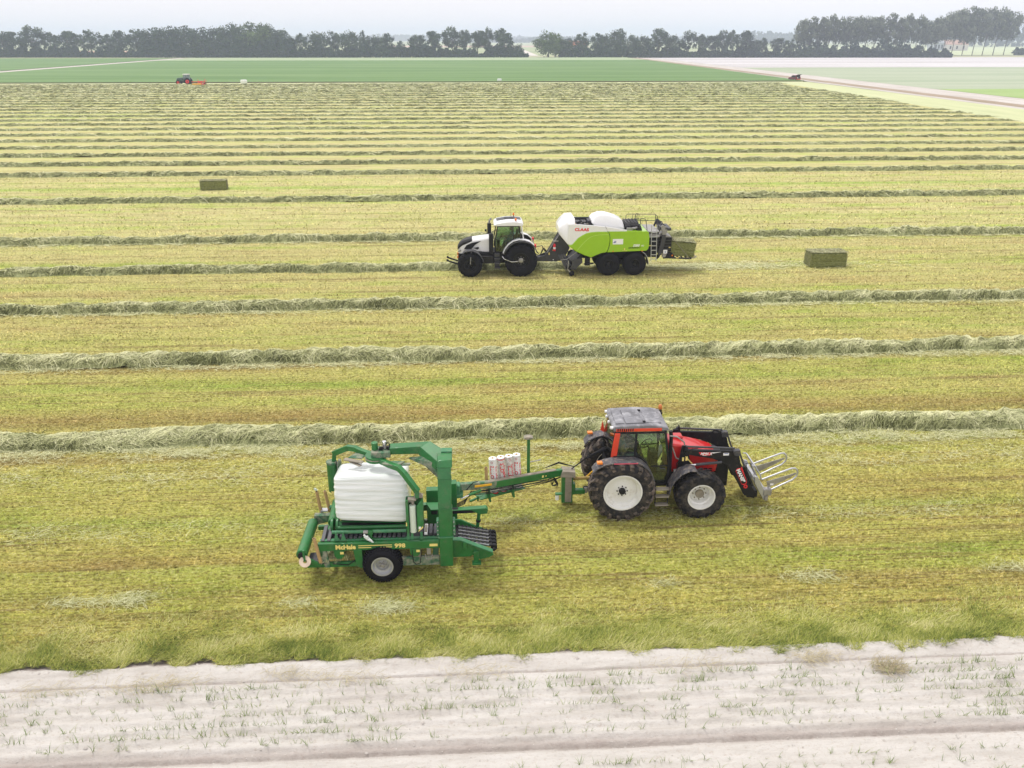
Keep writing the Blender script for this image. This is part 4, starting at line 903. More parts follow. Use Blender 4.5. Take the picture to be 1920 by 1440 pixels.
    G.box(4.38, 4.56, -.56, .56, .36, .50).box(4.14, 4.24, -.56, .56, .86, .94); grab = G.build('bale_grab', M_SILVER, T, .008, label='silver bale grab with two rounded tine loops')
    MB().box(4.42, 4.66, -.62, -.42, .42, .62).box(4.46, 4.56, -.64, -.56, .26, .40).build('grab_pivot_block', M_STEEL, grab, .01)
    for s, X in ((-1, 0), (1, .02)):
        lp = [(4.36, .92), (4.80, 1.10), (5.22, 1.27), (5.33, 1.27), (5.40, 1.20), (5.43, 1.10), (5.40, .99), (5.30, .88), (5.0, .73), (4.62, .53)]
        MB().tube([(x + X, s * .5, z) for x, z in lp], .028, 10).build('tine_loop', M_SILVER, grab)
        MB().prism([(4.50, .84), (5.38, 1.12), (5.38, 1.07), (5.1, .90), (4.56, .62)], s * .5 - .008, s * .5 + .008).build('tine_plate', M_STEEL, grab, 0)
    MB().box(4.62, 4.72, -.522, -.512, .72, .78).build('white_sticker', M_DECW, grab)
    for y, dx in ((-.42, 0), (.42, 0)):
        MB().tube([(4.02, y, 1.36), (4.12, y, 1.34), (4.32, y, 1.02), (4.36, y, .86)], .024, 8).build('grab_frame_tube', M_SILVER, grab)
    MB().tube([(4.12, -.42, 1.34), (4.12, .42, 1.34)], .022, 8).tube([(4.32, -.42, 1.02), (4.32, .42, 1.02)], .022, 8).build('grab_frame_tube', M_SILVER, grab)
    MB().tube([(4.10, -.1, 1.25), (4.36, -.25, .7)], .035, 10).build('grab_cylinder', M_STEEL, grab)
    return T
RT = red_tractor()
driver((RT.location.x + .12 * CA, RT.location.y + .12 * SA, 1.56), A, 'seated driver in a grey shirt inside the red tractor cab, one arm reaching back', (.42, .20, .36), (.04, -.46, .44), M_SHIRT, head_turn=.5)
# ================================================================== BALE WRAPPER
def grid_blob(name, sx, sy, sz, fn, m, parent=None, n=26, pw=9, sub=None):
    """rounded box from a displaced cube sphere; fn(p, nrm) -> p"""
    V, F = [], []
    for ax in range(3):
        for sg in (-1, 1):
            b = len(V)
            for i in range(n + 1):
                for j in range(n + 1):
                    c = [0, 0, 0]; c[ax] = sg; c[(ax + 1) % 3] = math.sin((i / n * 2 - 1) * math.pi / 2 * .98) / math.sin(math.pi / 2 * .98); c[(ax + 2) % 3] = math.sin((j / n * 2 - 1) * math.pi / 2 * .98) / math.sin(math.pi / 2 * .98); V.append(c)
            for i in range(n):
                for j in range(n): a = b + i * (n + 1) + j; q = (a, a + n + 1, a + n + 2, a + 1); F.append(q if sg > 0 else q[::-1])
    P = np.array(V, float); r = (np.abs(P) ** pw).sum(1) ** (1 / pw); P = P / r[:, None]; N = np.sign(P) * np.abs(P) ** (pw - 1); N /= np.linalg.norm(N, axis=1)[:, None]
    P = P * np.array([sx, sy, sz]); P = fn(P, N)
    me = fast_mesh(name, P, np.array(F), None, True); bm = bmesh.new(); bm.from_mesh(me); bmesh.ops.remove_doubles(bm, verts=bm.verts, dist=1e-4); bm.to_mesh(me); bm.free()
    return link(name, me, m, parent)

def wrapper():
    W = machine('bale_wrapper', (-3.441, 19.956), 'green trailed bale wrapper with yellow lettering carrying a white wrapped bale', 'bale wrapper')
    for s in (-1, 1): wheel(W, 0, .52, s * 1.16, s, .52, .42, .275, M_SILVER, M_RUBC, M_RUBC, lugs=0, ribs=44, dish=.16, hubr=.055, m_hub=M_STEEL, bolts=5)
    MB().tube([(0, -1.0, .52), (0, 1.0, .52)], .06).build('axle', M_BLACK, W)
    # frame
    for s in (-1, 1):
        MB().box(-1.64, 1.50, s * .95 - .06, s * .95 + .06, .95, 1.17).build('main_rail', M_GREEN, W, .012)
        MB().box(-1.60, 1.50, s * .90 - .1 * (s > 0), s * .90 + .1 * (s < 0), 1.172, 1.20).build('rail_lip', M_GREENL, W, .006)
        MB().box(-1.97, .30, s * .92 - .05, s * .92 + .05, .43, .56).build('lower_beam', M_GREEN, W, .01)
        MB().box(.32, 1.49, s * .92 - .05, s * .92 + .05, .41, .66).build('lower_beam', M_GREEND, W, .01)
        MB().prism([(-1.62, .95), (-1.44, .95), (-1.36, .44), (-1.50, .44)], s * .95 - .05, s * .95 + .05).build('rail_post', M_GREEND, W, .008)
        MB().prism([(-.74, .95), (-.52, .95), (-.50, .42), (-.56, .40), (-.68, .46)], s * .95 - .06, s * .95 + .04).build('rail_post', M_GREEN, W, .008)
        MB().box(.78, 1.0, s * .92 - .04, s * .92 + .04, .66, .95).build('rail_post', M_DUST, W, .008)
    for bx in ((-1.55, -1.45, -.9, .9, .45, .58), (-.6, -.5, -.9, .9, .45, .6), (1.3, 1.45, -.9, .9, .45, .62), (-.12, .12, -.85, .85, .6, .78), (-1.5, -1.4, -.9, .9, .98, 1.12)): MB().box(*bx).build('cross_member', M_GREEN, W, .01)
    MB().box(-1.95, -1.45, -1.0, -.5, .56, .60).build('floor_plate', M_ANTH, W, .005)
    MB().prism([(-1.68, .80), (-1.60, 1.0), (-1.52, .98), (-1.55, .78)], -1.0, -.9).build('corner_bracket', M_GREEN, W)
    yy = -1.01 - .001
    text("McHale", .178, (-1.19, yy - .002, 1.0), M_YEL, W, bold=.045, depth=.003, sx=.95)
    for x0, x1, z0, z1 in ((-.60, .27, 1.078, 1.100), (-.60, -.27, 1.018, 1.040), (-.06, .27, 1.018, 1.040)): MB().box(x0, x1, yy - .003, yy, z0, z1).build('decal_line', M_YEL, W)
    text("998", .165, (.335, yy - .002, 1.005), M_YEL, W, bold=.04, depth=.003, sx=1.12)
    MB().box(1.24, 1.45, yy - .003, yy, 1.01, 1.085).build('decal_plate', M_YEL, W)
    for x in (-1.25, .72): MB().prism([(x, .94), (x + .28, .94), (x + .26, .78), (x + .2, .70), (x + .08, .70), (x + .02, .78)], -1.0, -.94).build('cylinder_bracket', M_GREEN, W, .006); MB().box(x + .17, x + .26, -1.006, -1.0, .84, .91).build('decal_plate', M_YEL, W)
    MB().tube([(.78, -1.0, .9), (.80, -1.02, .55), (.88, -1.03, .48), (.98, -1.03, .52), (1.03, -1.0, .9)], .012, 6).build('hose', M_BLACK, W)
    MB().tube([(-1.3, -.98, .55), (-.9, -.99, .50), (-.68, -.98, .66)], .014, 6).build('hose', M_BLACK, W)
    MB().box(1.16, 1.26, -.95, -.88, .72, .95).tube([(1.12, -.96, .74), (1.14, -.97, .60), (1.28, -.97, .60), (1.30, -.96, .74)], .014, 6).build('hook', M_STEEL, W)
    # mast and arch
    x0, x1 = 1.50, 1.84
    ms = MB(); prof = [(-1.04, -.80, .40), (-1.04, -.80, 2.13), (-.93, -.70, 2.92), (-.80, -.52, 3.26)]
    for a, b in zip(prof[:-1], prof[1:]): ms.hexa([(x0, a[0], a[2]), (x1, a[0], a[2]), (x1, a[1], a[2]), (x0, a[1], a[2]), (x0 + .01 * (b[2] - .4) / 2.8, b[0], b[2]), (x1 + .02, b[0], b[2]), (x1 + .02, b[1], b[2]), (x0 + .02, b[1], b[2])])
    ms.build('mast', M_GREEN, W, .012)
    MB().box(1.47, 1.87, -1.07, -.78, 1.27, 1.31).box(1.44, 1.50, -1.0, -.8, 1.31, 1.75).box(1.86, 1.92, -1.0, -.8, 1.31, 1.75).build('mast_clamp', M_GREENL, W, .006)
    for z in (1.36, 1.48, 1.6, 1.72):
        for x in (1.47, 1.89): MB().tube([(x, -1.02, z), (x, -.99, z)], .016, 8).build('bolt', M_SILVER, W)
    ar = MB(); ar.hexa([(1.52, -.84, 3.20), (1.88, -.84, 3.20), (1.88, -.50, 3.16), (1.46, -.50, 3.06), (1.52, -.76, 3.36), (1.88, -.74, 3.38), (1.88, -.42, 3.42), (1.50, -.42, 3.42)])
    ar.hexa([(1.46, -.62, 3.02), (1.88, -.60, 3.10), (1.30, .14, 3.28), (1.0, -.14, 3.24), (1.50, -.60, 3.26), (1.88, -.50, 3.40), (1.30, .14, 3.50), (1.05, -.14, 3.48)])
    ar.hexa([(.26, -.13, 3.26), (1.12, -.14, 3.26), (1.28, .13, 3.26), (.26, .13, 3.26), (.26, -.13, 3.44), (1.10, -.14, 3.48), (1.28, .13, 3.50), (.26, .13, 3.46)])
    ar.build('arch_arm', M_GREEN, W, .015)
    MB().hexa([(.75, -.2, 3.16), (1.10, -.26, 3.05), (1.50, -.62, 2.80), (1.42, -.55, 3.0), (.75, -.17, 3.2), (1.10, -.22, 3.25), (1.50, -.58, 3.0), (1.42, -.52, 3.2)]).build('arch_gusset', M_GREEND, W, .01)
    MB().box(1.60, 1.88, -.42, -.20, 3.30, 3.46).build('arch_cap', M_GREENL, W, .01)
    hb = MB().box(-.22, .28, -.2, .2, 3.20, 3.36).lathe(0, 0, [], 4) if 0 else MB().box(-.22, .28, -.2, .2, 3.20, 3.36); hb.build('hub_box', M_GREEND, W, .02)
    def vcyl(x, y, z0, z1, r, name, m, r2=None, n=24): return MB().tube([(x, y, z0), (x, y, z1)], [r, r2 or r], n).build(name, m, W, .008)
    vcyl(-.12, 0, 3.06, 3.21, .27, 'slew_ring', M_GREEN); vcyl(-.12, 0, 3.13, 3.155, .285, 'slew_flange', M_DUST); vcyl(-.13, 0, 3.36, 3.56, .085, 'motor', M_GREEN)
    vcyl(.12, .02, 3.36, 3.50, .05, 'valve', M_STEEL); vcyl(.12, .02, 3.50, 3.58, .055, 'valve', M_CHROME); vcyl(.23, .0, 3.36, 3.44, .06, 'valve', M_BLACK)
    MB().tube([(.13, .02, 3.4), (.19, -.02, 3.55), (.26, -.02, 3.52), (.25, -.03, 3.38)], .014, 6).tube([(.0, .0, 3.42), (.06, -.1, 3.46), (.12, -.1, 3.42)], .012, 6).box(-.02, .08, -.08, .02, 3.36, 3.43).build('hydraulic_hoses', M_BLACK, W)
    # rotating satellite arms
    for pts, nm in (([(-.05, -.12, 3.12), (.28, -.40, 3.10), (.52, -.62, 3.12), (.66, -.75, 3.02), (.98, -1.0, 2.66), (.98, -1.02, 2.50)], 1), ([(-.2, .12, 3.12), (-.5, .34, 3.12), (-.72, .50, 3.15), (-.92, .60, 3.13), (-1.32, .80, 2.88), (-1.36, .82, 2.62)], 0)):
        a = MB()
        for k, (p, q) in enumerate(zip(pts[:-1], pts[1:])):
            w = .17 if k < 4 else .14; d = (Vector(q) - Vector(p)).normalized() * .03; a.bar(Vector(p) - d, Vector(q) + d, w * .75, w * .85)
        a.build('satellite_arm', M_GREEN, W, .012)
    MB().hexa([(-.86, .12, 3.06), (-.5, .05, 3.06), (-.28, .40, 3.06), (-.62, .5, 3.06), (-.86, .12, 3.08), (-.5, .05, 3.09), (-.28, .40, 3.10), (-.62, .5, 3.09)]).build('counter_plate', M_GREEND, W, .004)
    MB().bar((-.95, .10, 3.05), (-.45, -.12, 3.05), .12, .03).bar((-.8, .06, 3.0), (-.5, -.18, 2.98), .10, .02).build('counter_plate', M_DUST, W, .004)
    MB().hexa([(.05, -.42, 3.14), (.34, -.30, 3.14), (.66, -.34, 3.14), (.46, -.60, 3.14), (.05, -.42, 3.17), (.34, -.30, 3.17), (.66, -.34, 3.17), (.46, -.60, 3.17)]).bar((.55, -.42, 3.12), (.80, -.42, 3.12), .10, .04).build('counter_plate', M_GREEND, W, .004)
    # film dispensers
    D = MB().box(.68, .75, -1.14, -.92, 1.50, 2.46).prism([(.96, 1.52), (1.06, 1.60), (1.12, 1.66), (1.12, 2.46), (1.04, 2.40), (.96, 2.28)], -1.14, -.86).box(.70, 1.10, -.90, -.86, 1.52, 2.44); D.build('film_dispenser', M_GREEN, W, .01)
    MB().tube([(.85, -1.06, 1.50), (.85, -1.06, 2.28)], .088, 24).build('film_roll', M_FILM2, W, .012)
    MB().box(.70, .95, -1.10, -.95, 2.42, 2.46).tube([(.86, -1.02, 2.28), (.86, -1.02, 2.42)], .04, 10).tube([(.72, -1.02, 2.36), (.88, -1.02, 2.36)], .02, 8).tube([(.92, -1.0, 2.45), (1.08, -.95, 2.54)], .055, 12).box(.9, 1.12, -1.02, -.86, 2.46, 2.50).build('tension_roller', M_DUST, W)
    MB().box(.672, .70, -1.147, -1.141, 1.72, 1.82).build('decal_plate', M_YEL, W); MB().box(.99, 1.05, -1.146, -1.141, 1.62, 1.69).build('decal_plate', M_DECW, W); MB().prism([(.98, 1.54), (1.0, 1.60), (1.1, 1.70), (1.1, 1.65)], -1.147, -1.141).build('decal_plate', M_YEL, W)
    fd = MB().tube([(-1.42, .80, 1.72), (-1.42, .80, 2.58)], .14, 24); fd.build('film_dispenser', M_GREEN, W, .02); MB().tube([(-1.42, .80, 2.58), (-1.42, .80, 2.64)], .15, 20).box(-1.25, -1.17, .7, .9, 1.8, 2.66).build('dispenser_cap', M_GREEND, W, .01); MB().tube([(-1.28, .86, 1.8), (-1.28, .86, 2.55)], .07, 16).build('film_roll', M_FILM2, W)
    MB().box(-1.47, -1.35, .66, .70, 1.72, 1.78).build('decal_plate', M_YEL, W)
    # wrapping table
    MB().tube([(-1.22, -.42, 1.36), (.62, -.42, 1.30)], .13, 22).build('table_roller', M_GREEN, W, .01); MB().tube([(-1.22, .48, 1.36), (.62, .48, 1.30)], .13, 22).build('table_roller', M_GREEN, W, .01)
    MB().tube([(-1.28, -.82, 1.40), (.64, -.82, 1.39)], .045, 14).build('guide_tube', M_GREENL, W); MB().tube([(-1.15, -.62, 1.40), (.64, -.62, 1.40)], .055, 14).build('guide_tube', M_GREEN, W)
    for x in (-1.32, -1.18): MB().tube([(x - .035, -.40, 1.36), (x + .035, -.40, 1.36)], .20, 24).build('roller_flange', M_GREEN, W, .01)
    MB().tube([(-1.34, -.2, 1.30), (-1.34, .75, 1.40)], .14, 18).build('end_roller', M_GREEN, W, .01)
    for k in range(7): MB().bar((-1.05 + .02 * k, -.52 + .16 * k, 1.47), (.62, -.50 + .16 * k, 1.40), .10, .016).build('rubber_belt', M_BLACK, W)
    for k in range(15): x = -1.22 + .125 * k; MB().hexa([(x, -.86, 1.20), (x + .085, -.86, 1.20), (x + .085, -.45, 1.24), (x, -.45, 1.24), (x, -.86, 1.26), (x + .085, -.86, 1.26), (x + .085, -.45, 1.30), (x, -.45, 1.30)]).build('slat', M_DGREY, W, .012)
    for k in range(2): x = -1.52 + .15 * k; MB().bar((x, -.9, 1.18), (x + .03, -.35, 1.32), .10, .05).build('slat', M_DGREY, W, .012)
    for k in range(4): x = .98 + .125 * k; MB().box(x, x + .085, -.84, -.38, 1.25, 1.31).build('slat', M_DECW if k == 1 else M_DGREY, W, .01); 
    MB().box(1.115, 1.18, -.80, -.43, 1.312, 1.318).build('slat_inset', M_DUST, W)
    MB().box(-1.5, 1.48, -.84, -.30, 1.10, 1.17).box(-1.2, .9, -.3, .8, 1.05, 1.12).build('table_deck', M_BLACK, W)
    for x in (-1.16, -.98): MB().prism([(x - .07, 1.20), (x + .07, 1.20), (x + .03, 1.36), (x + .02, 1.46), (x - .02, 1.46), (x - .03, 1.36)], -.93, -.90).build('pivot_bracket', M_GREENL, W, .005)
    MB().box(-.36, -.22, -.92, -.80, 1.34, 1.44).box(-.30, -.24, -.93, -.85, 1.2, 1.36).box(-.56, -.16, -.92, -.78, 1.20, 1.23).build('cutter_bracket', M_GREEN, W, .01)
    MB().box(-.46, -.34, -.95, -.85, 1.40, 1.46).build('cutter', M_STEEL, W, .01)
    fl = MB(); q = random.Random(4)
    for k in range(9): a, b = (-.46 + q.uniform(0, .14), -.97 + q.uniform(0, .04), 1.40 - .022 * k), (-.40 + .025 * k + q.uniform(-.05, .05), -.98, 1.33 - .022 * k); fl.tube([a, ((a[0] + b[0]) / 2 + .02, -.99, a[2] - .04), b], q.uniform(.012, .03), 6)
    fl.build('torn_film', M_FILM, W, ang=80)
    for x in (.66, .76, 1.0): MB().prism([(x, 1.2), (x + .08, 1.2), (x + .07, 1.42), (x + .01, 1.42)], -.97, -.94).build('pivot_bracket', M_GREENL, W, .005)
    # rear
    MB().tube([(-2.08, -.98, .84), (-2.04, .62, .84)], .145, 28).build('drop_roller', M_GREEN, W, .02); MB().tube([(-2.08, -1.04, .84), (-2.08, -.98, .84)], .09, 16).build('roller_end', M_BLACK, W)
    MB().bar((-2.04, .66, .84), (-1.5, .70, .95), .10, .18).box(-2.0, -1.5, .62, .8, .85, 1.05).build('roller_arm', M_GREEND, W, .01); MB().bar((-2.08, -1.0, .80), (-1.6, -.98, .50), .06, .10).build('roller_arm', M_GREEN, W, .01)
    MB().box(-1.85, -1.65, .82, .98, 1.05, 1.09).build('tube_holder', M_SILVER, W); MB().tube([(-2.0, -1.06, .70), (-2.02, -1.02, 1.0)], .03, 10).build('spool_pin', M_GREEN, W)
    sp = MB().lathe(0, 0, [(-.03, .15), (.03, .15), (.03, .05), (-.03, .05)], 24, closed=True).build('spool', M_CARDP, W); sp.location = (-1.99, -1.08, .70); sp.rotation_euler = (-.75, 0, .3)
    # rear hay remains on the frame
    cl = ribbons(np.stack([NR.normal(-1.25, .16, 500), NR.normal(-.8, .07, 500)], 1), NR.uniform(0, 6.28, 500), NR.uniform(.1, .25, 500), NR.uniform(.008, .014, 500), 2, lambda a, b: .58 + .22 * vn(a * 9, b * 9, 2) - .4 * (a + 1.25) ** 2, .05, np.clip(NR.normal(.5, .2, 500), 0, 1), NR.normal(0, .6, 500))
    V = cl[0].copy(); V = np.stack([V[:, 0] * CA + V[:, 1] * SA, -V[:, 0] * SA + V[:, 1] * CA, V[:, 2]], 1); o = link('hay_remains', fast_mesh('hay_remains', V, cl[1], cl[2]), M_HAY, W); o['kind'] = 'stuff'
    # loading chains in front
    pl = [(1.80, 1.00), (2.05, .99), (2.30, .86), (2.88, .58), (2.92, .50), (2.80, .43), (2.55, .37), (2.36, .52), (2.30, .47), (1.80, .46)]
    for y in (-.70, .32): MB().prism(pl, y - .03, y + .03).build('loader_side_plate', M_GREEN, W, .01)
    MB().strip([(1.80, 1.03), (2.05, 1.02), (2.16, .97), (2.30, .90), (2.90, .62)], -.78, -.62, .03).build('loader_lip', M_GREENL, W, .006)
    MB().box(2.38, 2.52, -.80, -.70, .30, .66).box(2.34, 2.58, -.86, -.68, .28, .33).build('loader_foot', M_GREEN, W, .01); MB().box(2.10, 2.20, -.79, -.72, .74, .95).build('loader_bracket', M_GREEN, W, .01)
    for k in range(5):
        y = -.52 + .17 * k; c = MB().bar((1.96, y, .86), (2.86, y, .68), .05, .07)
        for j in range(9): f = j / 8.; x = 2.0 + .86 * f; z = .86 - .18 * f; c.hexa([(x - .04, y - .03, z + .03), (x + .03, y - .03, z + .02), (x + .03, y + .03, z + .02), (x - .04, y + .03, z + .03), (x - .01, y - .008, z + .085), (x + .0, y - .008, z + .085), (x + .0, y + .008, z + .085), (x - .01, y + .008, z + .085)])
        c.build('feed_chain', M_ANTH, W); MB().bar((1.98, y - .05, .88), (2.80, y - .05, .715), .02, .03).build('chain_guide', M_SILVER, W)
        MB().tube([(2.93, y - .05, .62), (2.93, y + .05, .62)], .09, 14).build('sprocket', M_BLACK, W)
    MB().tube([(2.93, -.68, .62), (2.93, .30, .62)], .035, 10).build('chain_shaft', M_BLACK, W); MB().box(1.84, 1.96, -.6, .28, .62, .84).build('chain_drive_box', M_BLACK, W)
    # stop arm, tank
    MB().bar((1.70, .30, 1.28), (2.55, .30, 1.30), .14, .13).build('stop_arm', M_BLACK, W, .01); MB().prism([(1.75, 1.34), (2.75, 1.39), (2.80, 1.33), (2.78, 1.22), (2.55, 1.20), (2.35, 1.33)], .20, .38).build('stop_arm_cap', M_GREEN, W, .01); MB().tube([(2.56, .30, 1.22), (2.50, .32, .70)], .05, 10).build('stop_leg', M_GREEN, W); MB().tube([(2.54, .30, .98), (2.53, .30, .92)], .07, 10).build('stop_collar', M_BLACK, W)
    MB().box(1.10, 1.44, .78, 1.02, .60, 1.66).build('hydraulic_tank', M_GREEN, W, .02); MB().box(1.80, 1.95, .70, .95, .5, 1.9).build('pivot_post', M_GREEN, W, .015); MB().box(1.25, 1.42, .25, .5, 1.2, 1.38).build('valve_block', M_BLACK, W, .02)
    MB().hexa([(1.25, .1, 1.42), (1.5, .1, 1.42), (1.5, .5, 1.42), (1.1, .5, 1.42), (1.25, .1, 1.45), (1.5, .1, 1.45), (1.5, .5, 1.45), (1.1, .5, 1.45)]).build('valve_plate', M_GREEN, W)
    # tongue
    p0, p1 = Vector((1.90, 1.02, 1.50)), Vector((5.10, 2.72, 1.10)); d = (p1 - p0)
    MB().bar(p0 + Vector((0, 0, .12)), p0 + d * .36, .16, .20).build('tongue_sleeve', M_GREEND, W, .012); MB().bar(p0 + d * .30, p1, .14, .21).build('tongue', M_GREEN, W, .012); MB().bar(p0 + d * .24 + Vector((0, 0, .115)), p1 + Vector((-.2, -.1, .14)), .12, .02).build('tongue_top_plate', M_DUST, W)
    MB().hexa([(1.82, .80, 1.36), (2.12, .86, 1.36), (2.12, 1.14, 1.36), (1.82, 1.14, 1.36), (1.82, .80, 1.46), (2.12, .86, 1.46), (2.12, 1.14, 1.46), (1.82, 1.14, 1.46)]).box(1.84, 2.04, .84, 1.12, 1.46, 1.74).build('tongue_pivot', M_GREENL, W, .01)
    q0, q1 = p0 + d * .155 + Vector((.06, -.10, -.02)), p0 + d * .31 + Vector((.05, -.10, -.06)); MB().bar(q0 + Vector((.0, -.02, .12)), q1 + Vector((.0, -.02, .13)), .02, .06).build('yellow_stay', M_YEL2, W, .004)
    MB().tube([(2.28, 1.0, 1.36), (2.62, 1.22, 1.38)], .045, 12).build('tongue_cylinder', M_GREEN, W); MB().tube([(2.06, .86, 1.33), (2.30, 1.01, 1.36)], .025, 10).build('cylinder_rod', M_CHROME, W)
    MB().box(4.30, 4.36, 0, .001, 0, .001) if 0 else None
    nd_ = d.normalized(); sd = Vector((nd_.y, -nd_.x, 0)).normalized()
    for f, L_ in ((.80, .06), (.83, .04)): c = p0 + d * f + sd * .073; MB().bar(c - nd_ * L_ / 2, c + nd_ * L_ / 2, .006, .07 if L_ > .05 else .03).build('decal_plate', M_YEL, W)
    col = MB().box(5.10, 5.44, 2.58, 2.86, .10, 1.12); col.build('drawbar_column', M_GREEN, W, .02)
    MB().hexa([(5.05, 2.52, 1.02), (5.50, 2.52, 1.0), (5.50, 2.92, 1.0), (5.05, 2.92, 1.02), (5.12, 2.54, 1.21), (5.50, 2.54, 1.17), (5.50, 2.9, 1.17), (5.12, 2.9, 1.21)]).box(5.20, 5.40, 2.565, 2.578, .14, 1.0).build('column_cover', M_DUST, W, .02)
    MB().box(5.44, 5.82, 2.64, 2.80, .36, .50).box(5.42, 5.52, 2.62, 2.82, .36, .72).build('drawbar', M_GREEN, W, .012); MB().box(5.76, 6.10, 2.68, 2.76, .42, .50).box(5.80, 5.90, 2.66, 2.78, .38, .56).build('drawbar_eye', M_STEEL, W, .01)
    MB().tube([(5.46, 2.74, .86), (6.35, 2.76, .86)], .055, 14).build('drive_shaft', M_YELD, W)
    MB().tube([(4.96, 2.56, .42), (4.96, 2.56, .24)], .055, 14).build('oil_bottle', M_DECW, W, .01); MB().box(4.90, 5.12, 2.5, 2.62, .42, .46).build('bottle_bracket', M_GREEN, W)
    # hoses along the tongue
    hs_ = MB(); q = random.Random(9)
    for k in range(4):
        off = Vector((0, -.09 - .015 * k, -.06 - .03 * k)); pts = [Vector((1.80, .9, .98 + .03 * k)), Vector((2.15, 1.0, 1.08 + .04 * k)), p0 + d * .14 + off] + [p0 + d * f + off + Vector((0, 0, -.03 - q.uniform(0, .04))) for f in (.3, .5, .7, .86)] + [p1 + Vector((-.25, -.12, -.08 - .04 * k)), p1 + Vector((-.12, -.15, -.3 - .03 * k)), p1 + Vector((-.3, -.12, -.4)), p1 + Vector((-.35 + .04 * k, -.1, -.22)), p1 + Vector((0, -.1, -.1))]
        hs_.tube(pts, .013, 6)
    hs_.tube([p0 + d * .1 + Vector((0, -.1, .02)), p0 + d * .16 + Vector((0, -.1, .22)), p0 + d * .2 + Vector((0, -.05, .2))], .012, 6)
    for k in range(3): hs_.tube([p1 + Vector((-.5, 0, .16)), p1 + Vector((-.1, 0, .30 + .02 * k)), p1 + Vector((.4, .02, .16)), p1 + Vector((.75, .03, .42 + .03 * k)), p1 + Vector((1.45, .08, .75 + .02 * k))], .012, 6)
    hs_.tube([p1 + Vector((.3, 0, .1)), p1 + Vector((.8, .1, .45)), p1 + Vector((1.4, .2, .75))], .018, 6); hs_.build('hydraulic_hoses', M_BLACK, W)
    # roll rack
    def on(f, dy=0, dz=0): v = p0 + d * f; return Vector((v.x, v.y + dy, v.z + dz))
    for f in (.30, .52): c = on(f); MB().bar(c + Vector((0, -.05, -.1)), c + Vector((.04, -.05, -.52)), .06, .07).bar(c + Vector((-.05, .1, -.3)), c + Vector((.03, -.02, -.5)), .05, .06).build('rack_leg', M_GREEN, W, .006)
    a = on(.2, .2, -.46); b = on(.62, .25, -.38); MB().bar(a, b, .34, .03).bar(on(.2, .0, -.3), on(.2, .02, -.46), .05, .05).bar(on(.13, .05, -.45), on(.24, .25, -.46), .06, .05).build('roll_rack', M_GREEN, W, .006)
    MB().box(4.02, 4.11, 2.38, 2.47, 1.1, 2.40).build('lamp_post', M_GREEN, W, .008); MB().prism([(3.95, 2.40), (4.16, 2.40), (4.20, 2.44), (4.12, 2.48), (3.98, 2.48), (3.92, 2.44)], 2.32, 2.52).build('post_cap', M_DUST, W, .01); MB().tube([(4.1, 2.42, 1.62), (4.45, 2.55, 1.62)], .018).build('side_rod', M_STEEL, W)
    return W, p0, d
M_GREENL = mat('lighter_green_paint', (.045, .20, .085), .55, var=.15, dirt=.35, dirtc=(.22, .27, .17), scale=3)  # a lighter, patchy green for lips, caps, clamps, brackets and a guide tube
M_CARDP = mat('pale_spool', (.62, .50, .38), .7, var=.1)
M_YELD = mat('dusty_yellow_guard', (.38, .27, .07), .6, var=.2, dirt=.4)
W, P0, D0 = wrapper()
WM = Matrix.Translation(W.location) @ Matrix.Rotation(A, 4, 'Z')
def wpos(x, y, z): return WM @ Vector((x, y, z))
def film_fn(P, N):
    x, y, z = P[:, 0], P[:, 1], P[:, 2]
    zz = z / .64; ridge = np.zeros(len(x))
    for k, (f0, sl, am, w) in enumerate(((.62, -.06, .022, .05), (.40, -.10, .028, .06), (.16, -.02, .018, .045), (-.02, -.12, .030, .06), (-.25, .03, .02, .05), (-.42, -.05, .022, .06), (-.66, .02, .018, .05), (.80, .0, .015, .05))):
        c = f0 + sl * x + .05 * (vn(x * 1.5 + k, 0 * x, k) - .5); dd = (zz - c) / w; am *= .55; ridge = ridge + am * np.exp(-dd ** 2) * (.4 + .9 * vn(x * 1.7 + 5 * k, 0 * x, 40 + k)) - am * .6 * np.exp(-(dd + 1.6) ** 2)
    ridge = ridge + .022 * (fbm(x * .9 + y * .5, zz * 9 + x * .6, 33, 4) - .5) + .007 * (1 - np.abs(2 * vn(x * 1.1 + y, zz * 22 - x * 1.5, 37) - 1))
    P = P + N * (ridge * (1 - np.abs(N[:, 2]) * .7))[:, None]
    f = (x + .96) / 1.92; P[:, 2] = np.where(z < 0, P[:, 2] * (1.0 + .10 * (f - .4)) - .06 * f + .03, P[:, 2] * (1 + .05 * np.cos(x * 1.5)) - .03 * f)
    P[:, 0] = P[:, 0] * (1 + .0 * z) + np.where(x > .5, -.03 * (z > .2), 0); return P
wb = grid_blob('wrapped_bale', .955, .60, .64, film_fn, M_FILM, None, 44, 11)
wb.location = wpos(-.235, -.02, 2.13); wb.rotation_euler = (-.17, 0, A)
tag(wb, 'big square bale in ridged white film being wrapped on the green wrapper', 'wrapped bale')
